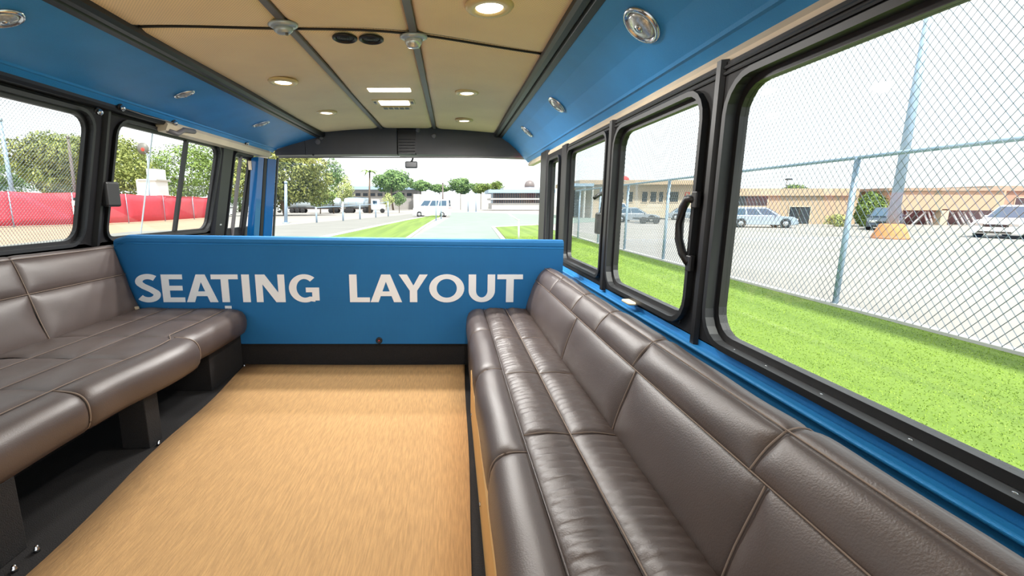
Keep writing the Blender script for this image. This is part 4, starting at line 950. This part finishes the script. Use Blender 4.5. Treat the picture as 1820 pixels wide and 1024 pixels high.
# ------------------------------------------------------------------ vehicles outside
def car(name, loc, rz, L, W, H, paint, label, kind='sedan', cat='car'):
    root = empty(name, loc, label, cat, rz=rz)
    g = .22; belt = H * .60
    if kind == 'sedan': body = [(-L / 2, g + .15), (-L / 2 + .05, belt - .05), (-L * .32, belt), (L * .18, belt - .02), (L * .42, belt - .12), (L / 2, belt - .30), (L / 2, g + .1), (L / 2 - .2, g), (-L / 2 + .2, g)]; cab = [(-L * .42, belt - .02), (-L * .26, H), (L * .02, H), (L * .22, belt - .02)]
    elif kind == 'wagon': body = [(-L / 2, g + .15), (-L / 2 + .03, belt), (L * .2, belt - .02), (L * .43, belt - .10), (L / 2, belt - .30), (L / 2, g + .1), (L / 2 - .2, g), (-L / 2 + .2, g)]; cab = [(-L / 2 + .05, belt - .02), (-L * .42, H), (L * .06, H), (L * .25, belt - .02)]
    else: body = [(-L / 2, g + .1), (-L / 2 + .03, belt), (L * .36, belt), (L * .46, belt - .25), (L / 2, belt - .42), (L / 2, g + .1), (L / 2 - .2, g), (-L / 2 + .2, g)]; cab = [(-L / 2 + .05, belt - .02), (-L / 2 + .12, H), (L * .22, H), (L * .37, belt - .02)]
    def loft(name, prof, halves, m, par=root):
        V = []; n = len(prof); Fc = []
        cx = sum(p[0] for p in prof) / n; czz = sum(p[1] for p in prof) / n
        for (y, s) in halves: V += [(cx + (p[0] - cx) * s, y, czz + (p[1] - czz) * s) for p in prof]
        for k in range(len(halves) - 1):
            for i in range(n): j = (i + 1) % n; Fc.append([k * n + i, k * n + j, (k + 1) * n + j, (k + 1) * n + i])
        Fc += [list(range(n)), [(len(halves) - 1) * n + i for i in range(n)]]
        return mobj(name, V, Fc, m, par, False, True)
    bd = loft('body', body, [(-W / 2, .93), (-W / 2 + .07, .985), (-W / 2 + .2, 1), (W / 2 - .2, 1), (W / 2 - .07, .985), (W / 2, .93)], paint)
    # cabin: tapers inwards to the roof
    V = []; wb_, wt = W / 2 - .06, W / 2 - .24
    for s in (-1, 1): V += [(cab[0][0], s * wb_, cab[0][1]), (cab[1][0], s * wt, cab[1][1] - .05), (cab[1][0] + .12, s * (wt - .1), cab[1][1]), (cab[2][0] - .12, s * (wt - .1), cab[2][1]), (cab[2][0], s * wt, cab[2][1] - .05), (cab[3][0], s * wb_, cab[3][1])]
    Fc = [[0, 1, 2, 3, 4, 5], [6, 7, 8, 9, 10, 11]] + [[i, i + 1, 7 + i, 6 + i] for i in range(5)] + [[5, 0, 6, 11]]
    cb = mobj('cabin', V, Fc, paint, root, False, True)
    def lerp(p, q, t): return (p[0] + (q[0] - p[0]) * t, p[1] + (q[1] - p[1]) * t)
    nwin = 3 if kind in ('wagon', 'van') else 2
    for s in (-1, 1):
        for k in range(nwin):
            a0, a1 = .05 + .9 * k / nwin + .02, .05 + .9 * (k + 1) / nwin - .02; V = []
            for (t, f) in ((a0, .1), (a1, .1), (a1, .86), (a0, .86)):
                lo = lerp(cab[0], cab[3], t); hi = lerp(cab[1], cab[2], t); p = lerp(lo, hi, f); V.append((p[0], s * (wb_ + (wt - wb_) * f * (H - belt) / (H - belt - .03) + .008), p[1] - .02 * f))
            mobj('side_window', V + [(x, y - s * .02, z) for x, y, z in V], [[0, 1, 2, 3], [4, 5, 6, 7]] + [[i, (i + 1) % 4, 4 + (i + 1) % 4, 4 + i] for i in range(4)], car_glass, root, False, True)
    for nm, lo, hi, sgn in (('windscreen', cab[3], cab[2], 1), ('rear_window', cab[0], cab[1], -1)):
        V = []
        for (f, w_) in ((.08, wb_ - .08), (.88, wt - .06)):
            p = lerp(lo, hi, f); V += [(p[0] + sgn * .03, -w_, p[1] + .005), (p[0] + sgn * .03, w_, p[1] + .005)]
        V = [V[0], V[1], V[3], V[2]]
        mobj(nm, V + [(x - sgn * .05, y, z - .01) for x, y, z in V], [[0, 1, 2, 3], [4, 5, 6, 7]] + [[i, (i + 1) % 4, 4 + (i + 1) % 4, 4 + i] for i in range(4)], car_glass, root, False, True)
    wr = .33 if H < 1.9 else .38
    for x in (-L * .31, L * .32):
        for s in (-1, 1):
            wh = lathe('wheel', [(wr * .6, -.11), (wr, -.10), (wr, .09), (wr * .85, .11), (wr * .62, .10)], tyre, root, local=True, axis=(0, s, 0), origin=(x, s * (W / 2 - .10), wr), n=20)
            hb = lathe('hub', [(wr * .62, .085), (wr * .55, .10), (wr * .2, .115), (0, .12)], chrome, wh, local=True, axis=(0, s, 0), origin=(x, s * (W / 2 - .10), wr), n=14)
            lathe('wheel_arch', [(wr * 1.17, 0), (wr * 1.17, .012), (wr * .98, .012)], black_rubber, root, local=True, axis=(0, s, 0), origin=(x, s * (W / 2 - .012), wr + .02), n=20)
    for s in (-1, 1):
        box('headlight', (L / 2 - .16, s * (W / 2 - .35) - .2, belt - .40), (L / 2 + .015, s * (W / 2 - .35) + .2, belt - .24), clear_lens, root, .03, True)
        box('tail_light', (-L / 2 - .01, s * (W / 2 - .2) - .12, belt - .32), (-L / 2 + .08, s * (W / 2 - .2) + .12, belt - .1), red_mat, root, .02, True)
        box('door_mirror', (L * .16, s * (W / 2 + .02) - .09, belt - .02), (L * .16 + .12, s * (W / 2 + .02) + .09, belt + .13), paint, root, .03, True)
        box('door_line', (-L * .02, s * (W / 2 - .004) - .008, g + .12), (-L * .02 + .012, s * (W / 2 - .004) + .008, belt - .06), black_rubber, root, 0, True)
    box('grille', (L / 2 - .05, -W * .24, belt - .44), (L / 2 + .02, W * .24, belt - .30), black_rubber, root, .02, True)
    box('bumper', (L / 2 - .2, -W * .46, g + .02), (L / 2 + .05, W * .46, g + .24), paint, root, .05, True)
    box('air_intake', (L / 2 + .0, -W * .32, g + .05), (L / 2 + .06, W * .32, g + .15), black_rubber, root, .02, True)
    return root
def gpt(x, y): p = at(x, y, Z=G); return (p.x, p.y, G)
car('parked_wagon', gpt(1346, 404), R(-14), 4.8, 1.8, 1.56, silver_paint, 'silver blue estate car parked before the beige building', 'wagon')
car('parked_suv', gpt(1806, 422), R(-160), 4.7, 1.95, 1.72, white_paint, 'white car facing the fence at the right edge', 'wagon')
car('parked_suv', gpt(1572, 408), R(-136), 4.4, 1.8, 1.55, dark_paint, 'dark car half hidden behind the lamp pole base', 'wagon')
car('parked_sedan', gpt(1126, 395), R(-8), 4.6, 1.8, 1.5, grey_paint, 'grey car parked before the cream building windows', 'sedan')
car('parked_suv', gpt(1096, 392), R(-95), 4.4, 1.9, 1.95, white_paint, 'white car parked behind the grey car', 'wagon')
car('parked_sedan', gpt(1222, 391), R(-20), 4.5, 1.8, 1.42, grey_paint, 'low silver car near the grab handle', 'sedan')
car('parked_sedan', gpt(1192, 386), R(0), 4.4, 1.8, 1.4, dark_paint, 'dark blue car behind the low silver car', 'sedan')
car('parked_sedan', gpt(1266, 393), R(170), 4.4, 1.8, 1.45, silver_paint, 'pale green grey car behind the pillar beside the estate car', 'sedan')
tr = empty('low_trailer', gpt(1145, 397), 'low dark trailer standing in front of the grey car', 'trailer')
q = gpt(1145, 397); box('bed', (q[0] - 1.1, q[1] - 1.2, G + .42), (q[0] + 1.1, q[1] + .2, G + .56), black_rubber, tr, .03)
for dx in (-.6, .6): lathe('wheel', [(.3, -.1), (.32, -.08), (.32, .08), (.28, .1), (0, .1)], tyre, tr, axis=(0, -1, 0), origin=(q[0] + dx, q[1] - 1.15, G + .32), n=16)
tube('tow_bar', [(q[0] + 1.1, q[1] - .5, G + .48), (q[0] + 2.0, q[1] - .5, G + .42)], .05, black_rubber, tr)
vn = (at(768, 384, Y=68).x, 68, G)
car('white_van', vn, R(172), 5.4, 2.0, 2.55, white_paint, 'white passenger van parked at the far end of the verge', 'van', 'van')
car('parked_van', (at(45, 345, Y=46).x, 46, G), R(20), 5.0, 2.0, 2.8, white_paint, 'white van showing over the net behind the left trees', 'van', 'van')
car('parked_van', (at(360, 345, Y=70).x, 70, G), R(0), 8.5, 2.2, 2.9, white_paint, 'long white van behind the net at the pillar side', 'van', 'van')
# tank trailers
def tanker(px0, px1, yt, yb, Y, label, cab=False):
    a = at(px0, yb, Y=Y); b = at(px1, yt, Y=Y); L = b.x - a.x; r = 1.15; zc = G + 1.05 + r
    root = empty('tank_trailer', ((a.x + b.x) / 2, Y, G), label, 'trailer', 'silver tank trailers')
    x0 = a.x; x1 = b.x - (2.6 if cab else 0)
    lathe('tank', [(r * .5, 0), (r * .9, .12), (r, .4), (r, x1 - x0 - .4), (r * .9, x1 - x0 - .12), (r * .5, x1 - x0)], silver, root, axis=(1, 0, 0), origin=(x0, Y, zc), n=22)
    for f in (.2, .5, .8): lathe('band', [(r + .02, -.08), (r + .05, 0), (r + .02, .08)], galv, root, axis=(1, 0, 0), origin=(x0 + (x1 - x0) * f, Y, zc), n=22)
    box('chassis', (x0 + .2, Y - .5, G + .85), (x1 - .1, Y + .5, G + 1.1), dark_pole, root, .03)
    for f in (.1, .2, .3, .82, .92):
        for s in (-1, 1): lathe('wheel', [(.3, -.15), (.52, -.13), (.52, .13), (.3, .15), (0, .14)], tyre, root, axis=(0, s, 0), origin=(x0 + (x1 - x0) * f, Y + s * .95, G + .52), n=16)
    box('walkway', (x0 + .8, Y - .25, zc + r), (x1 - .8, Y + .25, zc + r + .08), galv, root, .02)
    if cab:
        box('cab', (x1 + .4, Y - 1.15, G + .7), (b.x - .6, Y + 1.15, G + 3.0), white_paint, root, .15); box('hood', (b.x - .8, Y - .9, G + .7), (b.x + .8, Y + .9, G + 1.9), white_paint, root, .15)
        box('cab_window', (x1 + .8, Y - 1.18, G + 1.9), (b.x - .8, Y - 1.14, G + 2.7), car_glass, root, .03)
        for x in (x1 + .3, b.x + .3): lathe('wheel', [(.3, -.15), (.52, -.13), (.52, .13), (.3, .15), (0, .14)], tyre, root, axis=(0, -1, 0), origin=(x, Y - .95, G + .52), n=16)
tanker(512, 606, 358, 379, 104, 'long silver tank trailer, the left of the two'); tanker(613, 678, 358, 379, 104, 'silver tank truck right of the long trailer', True)
def coach(px0, px1, Y, label):
    a = at(px0, 370, Y=Y); b = at(px1, 345, Y=Y); root = empty('white_coach', ((a.x + b.x) / 2, Y, G), label, 'truck')
    box('body', (a.x, Y - 1.3, G + .5), (b.x, Y + 1.3, G + 3.6), white_paint, root, .12); box('stripe', (a.x + .1, Y - 1.32, G + 1.0), (b.x - .1, Y - 1.29, G + 1.45), silver_paint, root)
    n = max(2, int((b.x - a.x) / 2.2))
    for k in range(n): x = a.x + .4 + (b.x - a.x - .8) * k / n; box('side_window', (x, Y - 1.33, G + 2.0), (x + (b.x - a.x - .8) / n - .2, Y - 1.28, G + 2.9), car_glass, root, .02)
    for f in (.18, .8): lathe('wheel', [(.3, -.15), (.5, -.13), (.5, .13), (.3, .15), (0, .14)], tyre, root, axis=(0, -1, 0), origin=(a.x + (b.x - a.x) * f, Y - 1.15, G + .5), n=16)
coach(446, 490, 98, 'white box truck left of the steel post'); coach(493, 528, 108, 'white coach behind the steel post')
